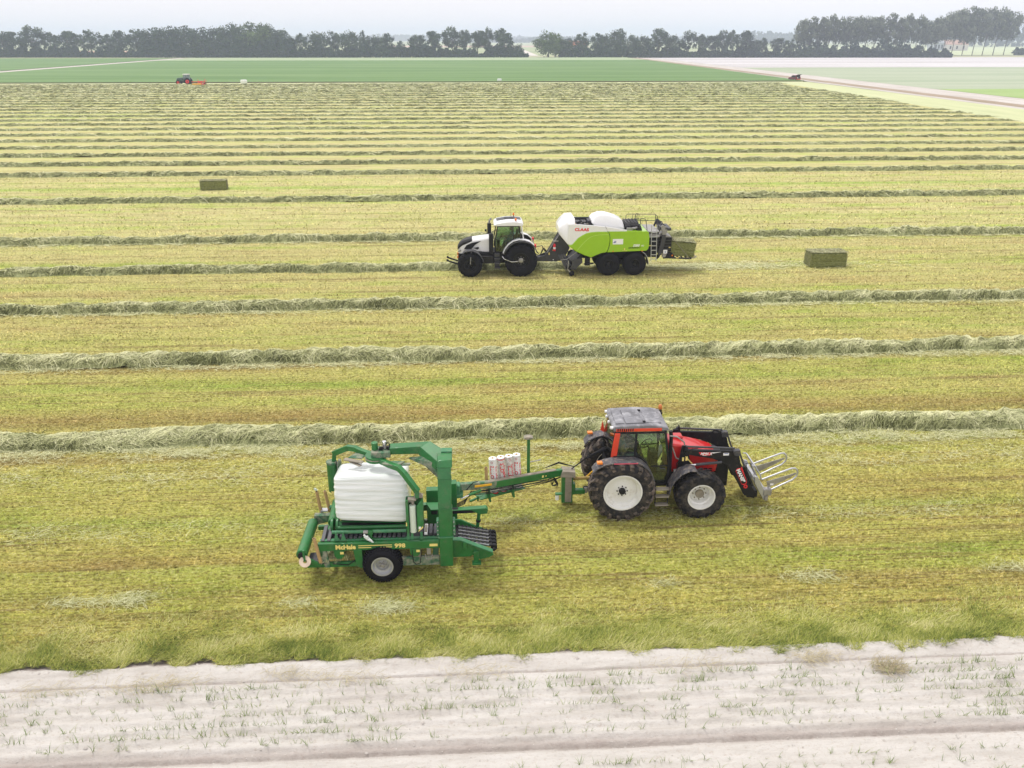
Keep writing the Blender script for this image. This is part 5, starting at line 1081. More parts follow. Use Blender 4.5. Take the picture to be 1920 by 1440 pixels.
def roll(f, label, red, dirt, k):
    p = P0 + D0 * f; c = wpos(p.x, p.y + .27, 0); z0 = p.z - .44
    r = empty('film_roll', (c.x, c.y, z0), A); r.rotation_euler = (0, -.045, A); tag(r, label, 'film roll', 'new film rolls standing on the wrapper drawbar')
    m = M_WPLAST if not dirt else M_ROLLD
    MB().tube([(0, 0, 0), (0, 0, 1.13)], .116, 28).build('wrap', m, r, .012)
    MB().tube([(0, 0, .012), (0, 0, .05)], .1185, 28).build('red_band', M_DECR, r)
    if red: MB().tube([(0, 0, 1.07), (0, 0, 1.095)], .1185, 28).build('red_band', M_DECR, r)
    MB().tube([(0, 0, 1.10), (0, 0, 1.133)], .112, 28).build('roll_top', M_DECW, r); MB().lathe(0, 0, [(0, .038), (-.012, .038), (-.012, .02), (0, .02)], 16, closed=True).build('core', M_CARD, r).matrix_basis = Matrix.Translation((0, 0, 1.134)) @ Matrix.Rotation(-math.pi / 2, 4, 'X')
    MB().tube([(0, 0, 1.13), (0, 0, 1.137)], .034, 16).build('core_hole', M_COREH, r)
    def wraptext(txt, size, a0, z, m, up=True, bold=.03):
        c_ = bpy.data.curves.new('lettering', 'FONT'); c_.body = txt; c_.size = size; c_.offset = bold * size; c_.resolution_u = 2; o = bpy.data.objects.new('tmp', c_); me = bpy.data.meshes.new_from_object(o); bpy.data.objects.remove(o)
        for v in me.vertices:   # text runs up the roll, bent round it
            x, y = v.co.x, v.co.y; a = a0 + (-y if up else y) / .119; v.co = (.1195 * math.sin(a), -.1195 * math.cos(a), z + (x if up else -x))
        me.update(); return link('lettering', me, m, r)
    if k == 1: wraptext('SILOTITE', .15, .0 - .45 + .2, .98, M_DECR, False)
    else: wraptext('SILOTITE', .15, {0: .1, 2: .55, 3: .15}[k], .34 if k != 2 else .26, M_DECR); wraptext('O', .10, {0: .02, 2: .5, 3: .1}[k], 1.0, M_PINK)
    wraptext('SILOTITE', .15, 1.55, .3, M_DECR); wraptext('o o B', .07, -.35, .12, M_PINK, True) if 0 else None
M_ROLLD = mat('weathered_white_film', (.72, .71, .69), .5, var=.06, dirt=.6, dirtc=(.38, .34, .28), scale=5)
M_PINK = mat('faded_red_print', (.55, .22, .22), .5); M_COREH = mat('dark_core', (.05, .035, .02), .9)
for f, lab, red, dirt, k in ((.355, 'leftmost of the four film rolls on the wrapper drawbar, next to the bare cardboard tube', 0, 0, 0), (.43, 'second film roll from the left, with a red band round its top', 1, 1, 1),
                             (.505, 'third film roll from the left, its film torn and dirty', 0, 1, 2), (.578, 'rightmost and highest of the four film rolls on the drawbar', 0, 0, 3)): roll(f, lab, red, dirt, k)
def card_tube(a, b, label):
    a, b = Vector(a), Vector(b); L = (b - a).length; t = MB(); n = 14; pts = []; 
    pts = [(0, 0, L * k / n) for k in range(n + 1)]
    t.tube(pts, [.043 + .004 * (k % 2) for k in range(n + 1)], 14); o = t.build('cardboard_tube', M_CARD, None)
    MB().tube([(0, 0, L - .001), (0, 0, L + .003)], .03, 12).build('tube_opening', M_COREH, o)
    wa, wb_ = wpos(*a), wpos(*b); o.location = wa; o.rotation_euler = (wb_ - wa).to_track_quat('Z', 'Y').to_euler(); tag(o, label, 'cardboard tube', 'empty cardboard film cores on the wrapper')
    return o
card_tube((-1.84, .90, .95), (-1.92, .90, 1.66), 'leftmost cardboard core at the wrapper rear, with a scrap of film on top')
card_tube((-1.60, .92, .95), (-1.70, .92, 1.66), 'empty cardboard core at the far rear corner of the wrapper, closest to the wrapped bale')
card_tube((-1.60, -1.02, .62), (-1.71, -1.02, 1.36), 'empty cardboard core standing by the near rear corner of the green wrapper rail')
pq = P0 + D0 * .285; card_tube((pq.x, pq.y + .27, pq.z - .42), (pq.x - .02, pq.y + .27, pq.z + .44), 'bare cardboard core on the drawbar rack left of the film rolls')
sf = MB(); q = random.Random(3)
for k in range(5): sf.tube([(q.uniform(-.06, .06), q.uniform(-.04, .04), q.uniform(-.01, .05)), (q.uniform(-.08, .08), q.uniform(-.05, .05), q.uniform(.0, .09))], .016, 5)
o = sf.build('film_scrap', M_FILM2, None, ang=80); o.location = wpos(-1.925, .90, 1.68); tag(o, 'scrap of pale film on the leftmost cardboard core', 'film scrap')

# ================================================================== WHITE TRACTOR (faces left)
def loft(mb, secs):
    """secs: list of (x, [(y,z)...]) with equal ring length"""
    n = len(secs[0][1]); V = [(x, y, z) for x, r in secs for y, z in r]; F = [tuple(range(n)), tuple(len(V) - n + j for j in range(n - 1, -1, -1))]
    for k in range(len(secs) - 1): a, b = k * n, (k + 1) * n; F += [(a + j, a + (j + 1) % n, b + (j + 1) % n, b + j) for j in range(n)]
    return mb.add(V, F)
def white_tractor():
    T = machine('white_tractor', (.508, 51.061), 'white tractor with black rims pulling the lime green baler to the left', 'tractor')
    for s in (-1, 1):
        wheel(T, -.03, .955, s * 1.27, s, .955, .66, .50, M_BLACK, M_RUBC, M_RUBC, lugs=19, dish=.30, hubr=.15, m_hub=M_STEEL, lugh=.045, name='rear_wheel')
        wheel(T, -3.08, .715, s * 1.22, s, .715, .55, .37, M_BLACK, M_RUBC, M_RUBC, lugs=18, dish=.24, hubr=.10, lugh=.04, name='front_wheel')
        MB().strip([(.90, 1.52), (.74, 1.90), (.50, 2.10), (.20, 2.20), (-.16, 2.23), (-.50, 2.14), (-.80, 1.93), (-1.02, 1.64), (-1.12, 1.40)][::-1], s * .70, s * 1.12, .05).build('rear_fender', M_WPAINT, T, .02)
        MB().strip([(.94, 1.45), (.80, 1.82), (.53, 2.03), (.20, 2.12), (-.16, 2.14), (-.48, 2.06), (-.76, 1.86), (-.98, 1.58), (-1.10, 1.35)][::-1], s * 1.12, s * 1.25, .05).build('fender_edge', M_DGREY, T, .01)
        MB().prism([(.7, 1.85), (.45, 2.1), (-.16, 2.16), (-.5, 2.08), (-.8, 1.86), (-1.08, 1.4), (-1.0, 1.0), (.6, 1.0)], s * .68, s * .72).build('inner_fender', M_BLACK, T)
        MB().strip([(-3.50, 1.42), (-3.40, 1.54), (-3.22, 1.60), (-2.90, 1.60), (-2.66, 1.50), (-2.46, 1.32), (-2.30, 1.08), (-2.24, .90)], s * .72, s * 1.20, .04).build('front_fender', M_DGREY, T, .012)
        MB().tube([(-2.98, s * 1.0, 1.58), (-3.02, s * 1.22, 1.2), (-3.05, s * 1.2, .8)], .022).build('fender_stay', M_STEEL, T)
        MB().tube([(-1.15, s * 1.15, 1.25), (-1.05, s * 1.24, 1.10), (-.6, s * 1.27, .92), (-.2, s * 1.27, .93)], .022).build('wheel_handrail', M_CHROME, T)
    ch = MB().box(-3.6, .3, -.26, .26, .62, 1.25).box(-.12, .08, -.65, .65, .85, 1.08).box(-3.18, -2.98, -.72, .72, .62, .82).box(-2.4, -1.1, -.62, .62, .7, 1.38).box(-2.35, -1.65, -.95, -.6, .75, 1.2).box(-3.75, -3.3, -.4, .4, .72, 1.25); ch.build('chassis', M_BLACK, T, .03)
    # hood: white shell with dark nose
    hood = MB(); ring = lambda w, zb, zt, e=.14: [(-w, zb), (-w, zt - e), (-w + e, zt), (w - e, zt), (w, zt - e), (w, zb)]
    loft(hood, [(-3.74, ring(.26, 1.22, 1.56)), (-3.60, ring(.34, 1.22, 1.86)), (-3.35, ring(.38, 1.3, 2.03)), (-2.9, ring(.42, 1.4, 2.16)), (-2.4, ring(.46, 1.38, 2.22)), (-1.88, ring(.50, 1.3, 2.28))]); hood.build('hood', M_WPAINT, T, .04)
    nose = MB(); r2 = lambda w, zb, zt, e=.16: [(-w, zb), (-w, zt - e), (-w + e, zt), (w - e, zt), (w, zt - e), (w, zb)]
    loft(nose, [(-3.80, r2(.27, 1.46, 1.64, .08)), (-3.68, r2(.345, 1.60, 1.85, .11)), (-3.50, r2(.385, 1.74, 1.99, .12)), (-3.25, r2(.405, 1.85, 2.10, .12)), (-2.92, r2(.425, 2.0, 2.19, .13))]); nose.build('nose_grille', M_BLACK, T, .02)
    for s in (-1, 1):
        MB().prism([(-3.42, 1.55), (-3.26, 1.78), (-2.95, 1.92), (-2.38, 2.03), (-2.75, 1.80), (-2.90, 1.62), (-3.0, 1.5)], s * .475, s * .505).build('side_grille', M_BLACK, T, .01)
        MB().prism([(-2.85, 1.62), (-2.55, 1.68), (-2.50, 1.60), (-2.62, 1.52)], s * .50, s * .52).build('side_vent', M_BLACK, T)
        MB().prism([(-3.78, 1.42), (-3.60, 1.50), (-3.58, 1.40), (-3.78, 1.33)], s * .30, s * .37).build('headlight', M_STEEL, T, .01)
        MB().bar((-3.80, s * .4, .62), (-4.42, s * .40, .84), .07, .09).tube([(-4.42, s * .36, .86), (-4.42, s * .44, .86)], .07, 10).bar((-4.4, s * .4, .84), (-4.46, s * .4, .93), .05, .03).build('front_linkage', M_BLACK, T, .01)
        MB().box(-3.84, -3.76, s * .42 - .05, s * .42 + .05, 1.0, 1.14).build('indicator', M_ORANGE, T, .01)
    # cab
    yb, yt = .80, .74; fr = MB()
    for s in (-1, 1):
        fr.bar((-1.40, s * yt, 2.95), (-1.54, s * yb, 2.2), .06, .07).bar((-1.54, s * yb, 2.22), (-1.56, s * yb, 1.42), .07, .08).bar((-1.56, s * yb, 1.42), (-1.12, s * yb, 1.40), .05, .07).bar((-.48, s * (yt + .01), 2.93), (-.46, s * yb, 2.1), .05, .05).bar((-.10, s * yt, 2.93), (-.02, s * yb, 2.18), .06, .08)
        fr.bar((-1.42, s * yt, 2.94), (-.1, s * yt, 2.94), .05, .06).bar((-1.12, s * yb, 1.40), (-.82, s * yb, 1.92), .05, .06).bar((-.82, s * yb, 1.92), (-.5, s * yb, 2.14), .05, .06).bar((-.5, s * yb, 2.14), (-.02, s * yb, 2.2), .05, .06)
    fr.box(-1.56, .0, -.78, .78, 1.28, 1.38).box(-.9, .05, -.7, .7, 1.36, 2.0); fr.build('cab_frame', M_BLACK, T, .01)
    for s in (-1, 1):
        MB().bar((.02, s * (yt + .02), 2.94), (.14, s * (yb + .01), 2.15), .06, .09).build('rear_pillar', M_WPAINT, T, .01)
        def q(x, z): f = (z - 1.6) / 1.35; return (x, s * (yb + (yt - yb) * max(0, f) + .006), z)
        V = [q(*p) for p in [(-1.37, 2.90), (-.50, 2.90), (-.48, 2.16), (-.82, 1.96), (-1.10, 1.46), (-1.53, 1.46), (-1.51, 2.2)]]; n = len(V); W_ = [(v[0], v[1] - s * .012, v[2]) for v in V]
        MB().add(V + W_, [tuple(range(n)), tuple(range(2 * n - 1, n - 1, -1))] + [(i, n + i, n + (i + 1) % n, (i + 1) % n) for i in range(n)]).build('door_window', M_GLASS2, T)
        cab_glass_quad(T, [q(-.44, 2.90), q(-.12, 2.90), q(-.05, 2.22), q(-.44, 2.17)], M_GLASS2, 'rear_side_window')
    cab_glass_quad(T, [(-1.41, -yt + .03, 2.9), (-1.41, yt - .03, 2.9), (-1.56, yb - .03, 2.0), (-1.56, -yb + .03, 2.0)], M_GLASS2, 'windscreen'); cab_glass_quad(T, [(.0, -yt + .03, 2.9), (.0, yt - .03, 2.9), (.08, yb - .03, 2.2), (.08, -yb + .03, 2.2)], M_GLASS2, 'rear_window')
    rf = MB(); rr = lambda w, zb, zt: [(-w, zb), (-w, zt - .09), (-w + .16, zt), (w - .16, zt), (w, zt - .09), (w, zb)]
    loft(rf, [(-1.62, rr(.70, 2.97, 3.10)), (-1.4, rr(.78, 2.96, 3.20)), (-.9, rr(.80, 2.96, 3.28)), (-.4, rr(.80, 2.96, 3.29)), (.0, rr(.80, 2.96, 3.24)), (.12, rr(.72, 2.98, 3.14))]); rf.build('roof', M_WPAINT, T, .03)
    MB().prism([(-1.45, 3.19), (-.9, 3.283), (-.4, 3.292), (0, 3.24), (0, 3.25), (-.4, 3.302), (-.9, 3.293), (-1.45, 3.20)], -.36, .42).build('roof_window', M_DGREY, T, .0)
    MB().prism([(-1.0, 3.29), (-.4, 3.30), (-.4, 3.306), (-1.0, 3.298)], -.1, .1).bar((-.95, -.25, 3.298), (-.5, .25, 3.305), .1, .006).bar((-.95, .25, 3.298), (-.5, -.25, 3.305), .1, .006).build('roof_emblem', M_BLACK, T)
    for y, x, z in ((-.68, -.33, 3.18), (.52, -.39, 3.26)):
        MB().tube([(x, y, z - .05), (x, y, z + .10)], .022).build('beacon_stem', M_BLACK, T); b = MB().lathe(0, 0, [(0, .055), (.02, .065), (.10, .06), (.14, .03), (.145, .005)], 14).build('beacon', M_ORANGE, T, ang=60); b.rotation_euler.x = math.pi / 2; b.location = (x, y, z + .10)
    MB().tube([(-.55, .5, 3.2), (-.56, .5, 3.9)], .006, 5).build('antenna', M_BLACK, T)
    MB().box(-1.98, -1.74, .62, .82, 1.7, 2.85).build('exhaust_stack', M_BLACK, T, .04); MB().tube([(-1.86, .72, 2.85), (-1.84, .72, 3.02), (-1.72, .72, 3.14)], .06, 12).build('exhaust_pipe', M_STEEL, T)
    MB().box(-1.92, -1.66, -.80, -.55, 1.3, 2.5).build('air_intake_stack', M_BLACK, T, .03)
    for s in (-1, 1): MB().tube([(-1.5, s * .78, 2.75), (-1.75, s * 1.1, 2.7), (-1.78, s * 1.12, 2.55)], .018).box(-1.82, -1.76, s * 1.02 - .02, s * 1.22 + .02, 2.22, 2.58).build('mirror', M_BLACK, T, .01)
    MB().tube([(-2.0, .5, 2.2), (-2.05, .62, 2.45)], .015).box(-2.14, -2.02, .55, .68, 2.38, 2.5).build('front_camera', M_BLACK, T)
    for z in (.52, .80, 1.08): MB().box(-1.62, -1.26, -1.14, -.86, z - .03, z + .03).build('step', M_DGREY, T, .01)
    MB().box(-1.60, -1.30, -.90, -.80, .5, 1.35).box(-1.60, -1.30, -1.1, -.82, 1.18, 1.38).build('step_frame', M_ANTH, T, .02)
    for s in (-1, 1): MB().box(.78, .88, s * .95 - .12, s * .95 + .12, 1.72, 1.9).build('tail_light', M_DECR, T, .01)
    st = MB().box(-.75, -.3, -.25, .25, 1.75, 1.92).bar((-.3, 0, 1.9), (-.18, 0, 2.62), .46, .12, (1, 0, 0)); st.build('seat', M_SEAT, T, .04)
    MB().box(-1.45, -1.25, -.25, .25, 1.38, 2.05).tube([Vector((-1.16 + .1 * math.cos(a), .2 * math.sin(a), 2.22 + .16 * math.cos(a))) for a in [2 * math.pi * k / 14 for k in range(15)]], .015, 6).tube([(-1.3, 0, 2.0), (-1.16, 0, 2.22)], .025).build('steering_column', M_BLACK, T)
    MB().box(.2, .7, -.3, .3, .55, .95).tube([(.4, .1, 1.2), (.75, .12, .7)], .04).build('rear_hitch', M_BLACK, T, .01)
    hz = MB()
    for k in range(4): hz.tube([(.3, .1 * k - .1, 1.4), (.72 + .05 * k, .1 * k - .1, 1.5), (.9, .05 * k, 1.05), (1.2, 0, 1.0), (1.35 + .04 * k, 0, 1.45), (1.7, 0, 1.1)], .018, 6)
    hz.build('hydraulic_hoses', M_BLACK, T)
    return T
WT = white_tractor()
driver((WT.location.x - .50 * CA, WT.location.y - .50 * SA, 1.90), A + math.pi, 'driver in a blue-grey shirt seated in the white tractor cab, hands on the wheel', (.50, .16, .30), (.50, -.16, .28), M_SHIRTB)

# ================================================================== BALER
def baler():
    B = machine('square_baler', (6.513, 51.358), 'lime green and white big square baler behind the white tractor', 'baler')
    for s in (-1, 1):
        for x in (-.79, .79): wheel(B, x, .70, s * 1.30, s, .70, .62, .31, M_BLACK, M_RUBC, M_RUBC, lugs=0, ribs=46, dish=.16, hubr=.10, bolts=10)
    MB().box(-1.1, 1.1, -1.0, -.66, .6, .85).box(-1.1, 1.1, .66, 1.0, .6, .85).box(-2.6, 2.2, -.62, .62, .95, 1.5).box(-.9, -.7, -1, 1, .6, .8).box(.7, .9, -1, 1, .6, .8).build('chassis', M_BLACK, B, .02)
    body = MB().box(-2.85, 1.52, -1.10, 1.10, 1.45, 2.60).box(-2.0, -1.2, -1.0, 1.0, 1.2, 1.5); body.build('inner_body', M_ANTH, B, .02)
    nose = MB(); rg = lambda w, zb, zt, e=.28: [(-w, zb), (-w, zt - e), (-w + e, zt), (w - e, zt), (w, zt - e), (w, zb)]
    loft(nose, [(-3.80, rg(.88, 2.52, 2.90, .16)), (-3.62, rg(1.02, 2.30, 3.14, .2)), (-3.28, rg(1.18, 1.92, 3.40)), (-2.86, rg(1.20, 1.70, 3.42, .30))]); nose.build('nose_hood', M_WPAINT, B, .04)
    MB().box(-3.56, -3.42, -.5, .5, 3.15, 3.2) if 0 else None
    for s in (-1, 1):
        y0, y1 = s * 1.12, s * 1.20
        MB().prism([(-2.88, 3.12), (-1.10, 2.97), (-.93, 2.72), (-.93, 2.62), (-1.54, 2.62), (-2.17, 2.55), (-2.69, 2.24), (-3.0, 1.9), (-3.28, 1.94), (-3.28, 3.11)], y0, y1).build('white_side_panel', M_WPAINT, B, .02)
        MB().prism([(-1.06, 2.965), (.23, 2.74), (.23, 2.66), (-.90, 2.66)], y0, y1).build('white_side_panel', M_WPAINT, B, .015)
        y0, y1 = s * 1.13, s * 1.225
        MB().prism([(-3.26, 1.86), (-3.02, 1.92), (-2.69, 2.30), (-2.45, 2.46), (-2.17, 2.60), (-1.85, 2.655), (-1.54, 2.67), (-.94, 2.67), (-.82, 2.50), (-.78, 2.3), (-.77, 2.05), (-.83, 1.65), (-.94, 1.42), (-1.28, 1.36), (-1.55, 1.25), (-1.86, 1.11), (-2.3, 1.27), (-2.77, 1.49)], y0, y1).build('front_side_door', M_LIME, B, .04)
        MB().prism([(-.91, 2.67), (.23, 2.665), (.23, 2.70), (1.46, 2.65), (1.53, 2.60), (1.585, 2.3), (1.59, 1.78), (1.55, 1.6), (1.44, 1.49), (-.91, 1.42), (-.80, 1.65), (-.745, 2.05), (-.755, 2.3), (-.79, 2.50)], y0, y1).build('rear_side_door', M_LIME, B, .04)
        ln = [(-2.72, 1.56), (-2.45, 1.90), (-2.2, 2.16), (-1.95, 2.36), (-1.7, 2.45), (-1.4, 2.49), (-.85, 2.50)]
        MB().strip(ln, s * 1.222, s * 1.232, .022).build('light_line', M_LIMEL, B)
        for x in (-.6, 1.15): MB().box(x, x + .09, s * 1.228 - .006, s * 1.228 + .006, 1.46, 1.50).build('side_marker', M_ORANGE, B)
    MB().box(.23, 1.46, -1.1, 1.1, 2.58, 2.66).build('rear_shoulder', M_LIME, B, .02)
    text("CLAAS", .235, (-2.88, -1.206, 2.73), M_DECR, B, bold=.05, depth=.003, sx=1.12, rot=(math.pi / 2, .03, 0), spacing=1.08)
    MB().box(-.60, .02, -1.234, -1.227, 1.90, 2.22).build('white_placard', M_DECW, B); MB().box(-.50, -.44, -1.238, -1.233, 1.98, 2.10).box(-.42, -.40, -1.238, -1.233, 1.98, 2.12).lathe(-.53, 2.0, [(-1.238, .035), (-1.233, .035)], 10).build('placard_logo', M_DECB, B)
    text("5300", .19, (.62, -1.23, 1.755), M_DECW, B, bold=.04, depth=.003, shear=.3, sx=1.0); text("RC", .12, (1.12, -1.23, 1.76), M_DECW, B, bold=.02, depth=.003, shear=.3)
    text("QUADRANT", .13, (.34, -1.23, 1.64), M_BLACK, B, bold=.02, depth=.003, shear=.3, sx=1.02); MB().box(.10, .16, -1.234, -1.227, 1.56, 1.66).box(.0, .3, -1.232, -1.227, 1.50, 1.52).build('decal_plate', M_YEL, B)
    tc_ = MB(); rt = lambda w, zb, zm, zt, wt: [(-w, zb), (-w, zm), (-wt, zt), (wt, zt), (w, zm), (w, zb)]
    loft(tc_, [(-1.82, rt(.74, 3.06, 3.12, 3.24, .60)), (-1.66, rt(.82, 2.92, 3.10, 3.42, .58)), (-1.32, rt(.86, 2.88, 3.06, 3.56, .56)), (-.9, rt(.88, 2.84, 3.0, 3.54, .56)), (-.30, rt(.86, 2.74, 2.92, 3.36, .56)), (.02, rt(.82, 2.70, 2.84, 3.20, .55)), (.15, rt(.76, 2.70, 2.76, 2.86, .62))])
    tc_.build('top_hood', M_WPAINT, B, .04)
    # open machinery bay
    q = random.Random(6); mb = MB().box(-2.85, -1.7, -.95, .95, 2.6, 2.85).box(-2.80, -1.8, .55, .62, 3.10, 3.20).box(-2.8, -1.8, .72, .78, 3.0, 3.15).box(-2.0, -1.72, -.3, .45, 2.85, 3.15); mb.build('open_bay', M_ANTH, B, .01)
    hz = MB()
    for k in range(14): x, y = q.uniform(-2.75, -1.9), q.uniform(-.8, .5); hz.tube([(x, y, 2.9), (x + q.uniform(-.1, .3), y + q.uniform(-.3, .3), 3.0 + q.uniform(0, .12)), (x + q.uniform(.1, .5), y + q.uniform(-.3, .3), 2.9)], q.uniform(.012, .03), 6)
    hz.build('bay_hoses', M_BLACK, B)
    for k in range(5): x, y = q.uniform(-2.7, -1.9), q.uniform(-.7, .4); MB().box(x, x + .12, y, y + .12, 2.85, 2.98).build('valve_block', M_STEEL if k % 2 else M_DUST, B, .01)
    MB().box(-2.86, -2.80, -1.0, -.9, 3.02, 3.12).build('side_marker', M_YEL2, B)
    # knotter cover
    kc = MB(); loft(kc, [(.2, rt(.78, 2.64, 2.85, 3.0, .6)), (.5, rt(.8, 2.64, 2.9, 3.06, .62)), (1.0, rt(.8, 2.64, 2.88, 3.04, .62)), (1.18, rt(.8, 2.64, 2.75, 2.85, .62))]); kc.build('knotter_cover', M_BLACK, B, .03)
    MB().tube([(.35, -.86, 2.72), (.9, -.86, 2.80)], .07, 12).box(.25, .6, -.98, -.84, 2.64, 2.82).build('knotter_fan', M_STEEL, B, .01); MB().lathe(1.0, 2.70, [(-1.0, .16), (-.88, .16)], 20).build('fan_wheel', M_BLACK, B)
    for k in range(5): MB().box(.25 + .18 * k, .28 + .18 * k, -.6, .6, 3.05, 3.10).build('cover_rib', M_ANTH, B)
    # platform, rails and ladder
    MB().box(1.52, 2.2, -1.08, 1.0, 2.56, 2.62).build('platform', M_STEEL, B, .01)
    for pts in ([(.46, -.85, 2.66), (.46, -.85, 3.18), (.56, -.85, 3.30), (1.28, -.85, 3.34), (1.40, -.85, 3.24), (1.50, -.85, 2.62)], [(1.05, -.85, 2.66), (1.08, -.85, 3.32)], [(.52, .9, 2.64), (.52, .9, 3.20), (.60, .9, 3.28), (2.30, .9, 3.26), (2.46, .9, 3.12), (2.50, .9, 2.6)], [(1.2, .9, 2.64), (1.2, .9, 3.28)], [(2.36, .9, 3.24), (2.34, .9, 2.7)], [(.52, .9, 2.92), (2.34, .9, 2.86)], [(2.36, .8, 2.95), (2.7, .6, 2.86), (2.78, .5, 2.6)], [(.46, -.85, 3.0), (1.06, -.85, 3.0)]):
        MB().tube(pts, .02, 7).build('hand_rail', M_ANTH, B)
    MB().tube([(1.2 + .13 * math.cos(a), .9, 3.15 + .18 * math.sin(a)) for a in [2 * math.pi * k / 14 for k in range(15)]], .012, 6).tube([(1.02 + .1 * math.cos(a), .9, 3.10 + .2 * math.sin(a)) for a in [2 * math.pi * k / 14 for k in range(15)]], .012, 6).build('hanging_hose', M_BLACK, B)
    for x in (1.70, 2.02): MB().tube([(x - .02, -1.20, 3.02), (x + .05, -1.26, .86)], .022, 8).build('ladder_rail', M_SILVER, B)
    for k in range(8): z = .98 + .27 * k; x = 1.69 + .04 * (3.0 - z) / 2; MB().box(x - .0, x + .33, -1.27, -1.20, z - .02, z + .02).build('rung', M_SILVER, B)
    # bale chamber and rear frame
    MB().box(1.45, 3.08, -.66, .66, 1.30, 2.15).box(1.5, 2.2, -1.0, 1.0, 1.3, 2.0).build('bale_chamber', M_BLACK, B, .015); MB().hexa([(1.5, -.9, 2.2), (2.3, -.8, 2.2), (2.3, .8, 2.2), (1.5, .9, 2.2), (1.5, -.85, 2.45), (2.3, -.72, 2.40), (2.3, .72, 2.40), (1.5, .85, 2.45)]).prism([(2.3, 2.38), (2.4, 2.42), (3.12, 2.14), (3.12, 2.06), (2.3, 2.25)], -.62, .62).build('chamber_top', M_STEEL, B, .01)
    for k in range(4): MB().box(2.1, 3.05, -.68, -.66, 1.42 + .18 * k, 1.46 + .18 * k).build('chamber_rib', M_ANTH, B)
    for s in (-1, 1):
        MB().prism([(2.22, 1.16), (2.46, 1.12), (2.66, 2.10), (2.64, 2.36), (2.42, 2.36), (2.40, 2.1)], s * .78, s * .88).build('density_arm', M_ANTH, B, .01)
        MB().prism([(2.44, 2.36), (2.66, 2.36), (2.74, 2.60), (2.64, 2.82), (2.44, 2.95), (2.30, 2.85), (2.42, 2.6)], s * .70, s * .86).build('density_cylinder_mount', M_STEEL, B, .01)
        MB().bar((2.15, s * .75, 2.35), (2.42, s * .70, 3.0), .08, .12).bar((2.38, s * .7, 2.98), (2.62, s * .62, 2.78), .06, .16).build('rear_brace', M_DGREY, B, .01)
        MB().prism([(2.20, 1.16), (2.40, 1.14), (2.34, .98), (2.22, .88), (2.14, .9)], s * .80, s * .86).build('rear_foot', M_BLACK, B, .01)
        MB().prism([(2.60, 1.32), (3.10, 1.25), (3.30, 1.05), (3.3, .92), (2.62, .86), (2.60, .92), (2.78, 1.05)], s * .64, s * .70).build('chute_bracket', M_BLACK, B, .01)
        MB().bar((2.62, s * .66, .94), (4.30, s * .66, .84), .06, .10).build('chute_rail', M_ANTH, B, .01)
        MB().tube([(4.2, s * .45, 1.02), (4.35, s * .45, 1.06), (4.72, s * .45, .90), (4.62, s * .45, .83), (4.2, s * .45, .84)], .03, 8).build('chute_roller_frame', M_STEEL, B)
        MB().tube([(2.95, s * .70, 2.30), (4.28, s * .70, .80)], .016, 6).build('chute_strap', M_DUST, B)
    MB().box(2.4, 3.0, -.7, .7, 2.58, 2.72).tube([(2.66, -.86, 2.72), (2.66, .86, 2.72)], .09, 14).build('rear_cross_beam', M_DGREY, B, .01)
    for k in range(5): x = 3.3 + .26 * k; MB().tube([(x, -.64, .92 - .02 * k), (x, .64, .92 - .02 * k)], .045, 10).build('chute_roller', M_BLACK, B)
    MB().box(2.56, 2.80, -.86, -.82, 1.22, 1.44).build('number_plate', M_DECW, B); MB().box(2.65, 2.71, -.865, -.861, 1.28, 1.35).build('plate_mark', M_DECB, B); MB().prism([(2.54, 1.2), (2.78, 1.2), (2.7, .98), (2.5, 1.0)], -.86, -.7).build('light_box', M_STEEL, B, .01)
    MB().box(3.12, 3.2, -.715, -.70, 1.02, 1.10).build('side_marker', M_ORANGE, B); MB().box(3.40, 3.56, -.70, -.694, .88, .94).box(2.92, 3.02, -.69, -.684, 1.52, 1.58).box(1.62, 1.80, -1.02, -1.005, 1.72, 1.78).build('decal_plate', M_YEL, B)
    MB().strip([(1.20, 1.42), (1.36, 1.30), (1.50, 1.12), (1.58, .86), (1.60, .66)], -1.28, -.72, .03).build('mudguard', M_ANTH, B, .005); MB().tube([(1.22, -1.28, 1.44), (1.40, -1.28, 1.30), (1.55, -1.28, 1.05), (1.63, -1.28, .68)], .014, 6).build('mudguard_edge', M_SILVER, B)
    # drawbar and its cheeks
    for s in (-1, 1): MB().prism([(-5.05, .72), (-5.0, .92), (-4.4, 1.15), (-3.66, 2.50), (-3.3, 2.30), (-3.05, 1.50), (-3.30, 1.0), (-3.80, .68)], s * .26, s * .32).build('drawbar_cheek', M_ANTH, B, .01)
    MB().box(-5.4, -3.2, -.25, .25, .70, .95).bar((-4.5, 0, 1.05), (-3.5, 0, 2.6), .40, .05).bar((-5.35, 0, .8), (-5.9, 0, .72), .12, .12).build('drawbar', M_BLACK, B, .02)
    MB().tube([(-4.45, -.36, 1.2), (-3.62, -.36, 2.46)], .02).box(-4.08, -3.75, -.42, -.34, 1.92, 1.98).build('drawbar_rail', M_STEEL, B)
    MB().tube([(-3.98, -.42, 1.36), (-3.98, -.42, 1.72), (-3.98, -.42, 1.80)], [.075, .075, .03], 14).build('fire_extinguisher', M_DECR, B); MB().tube([(-3.98, -.42, 1.48), (-3.98, -.42, 1.60)], .078, 14).build('extinguisher_label', M_DECW, B)
    MB().tube([(-4.03, -.34, .80), (-4.03, -.325, .80)], .03, 10).build('bolt', M_DECW, B); MB().box(-4.32, -4.26, -.33, -.322, 1.10, 1.24).build('decal_plate', M_YEL, B); MB().box(-4.10, -4.05, -.335, -.322, 1.36, 1.41).build('side_marker', M_ORANGE, B)
    MB().tube([(-4.9, 0, 1.1), (-5.2, 0, 1.5), (-4.7, 0, 1.6), (-4.5, 0, 1.2)], .03, 6).build('hose_holder', M_BLACK, B)
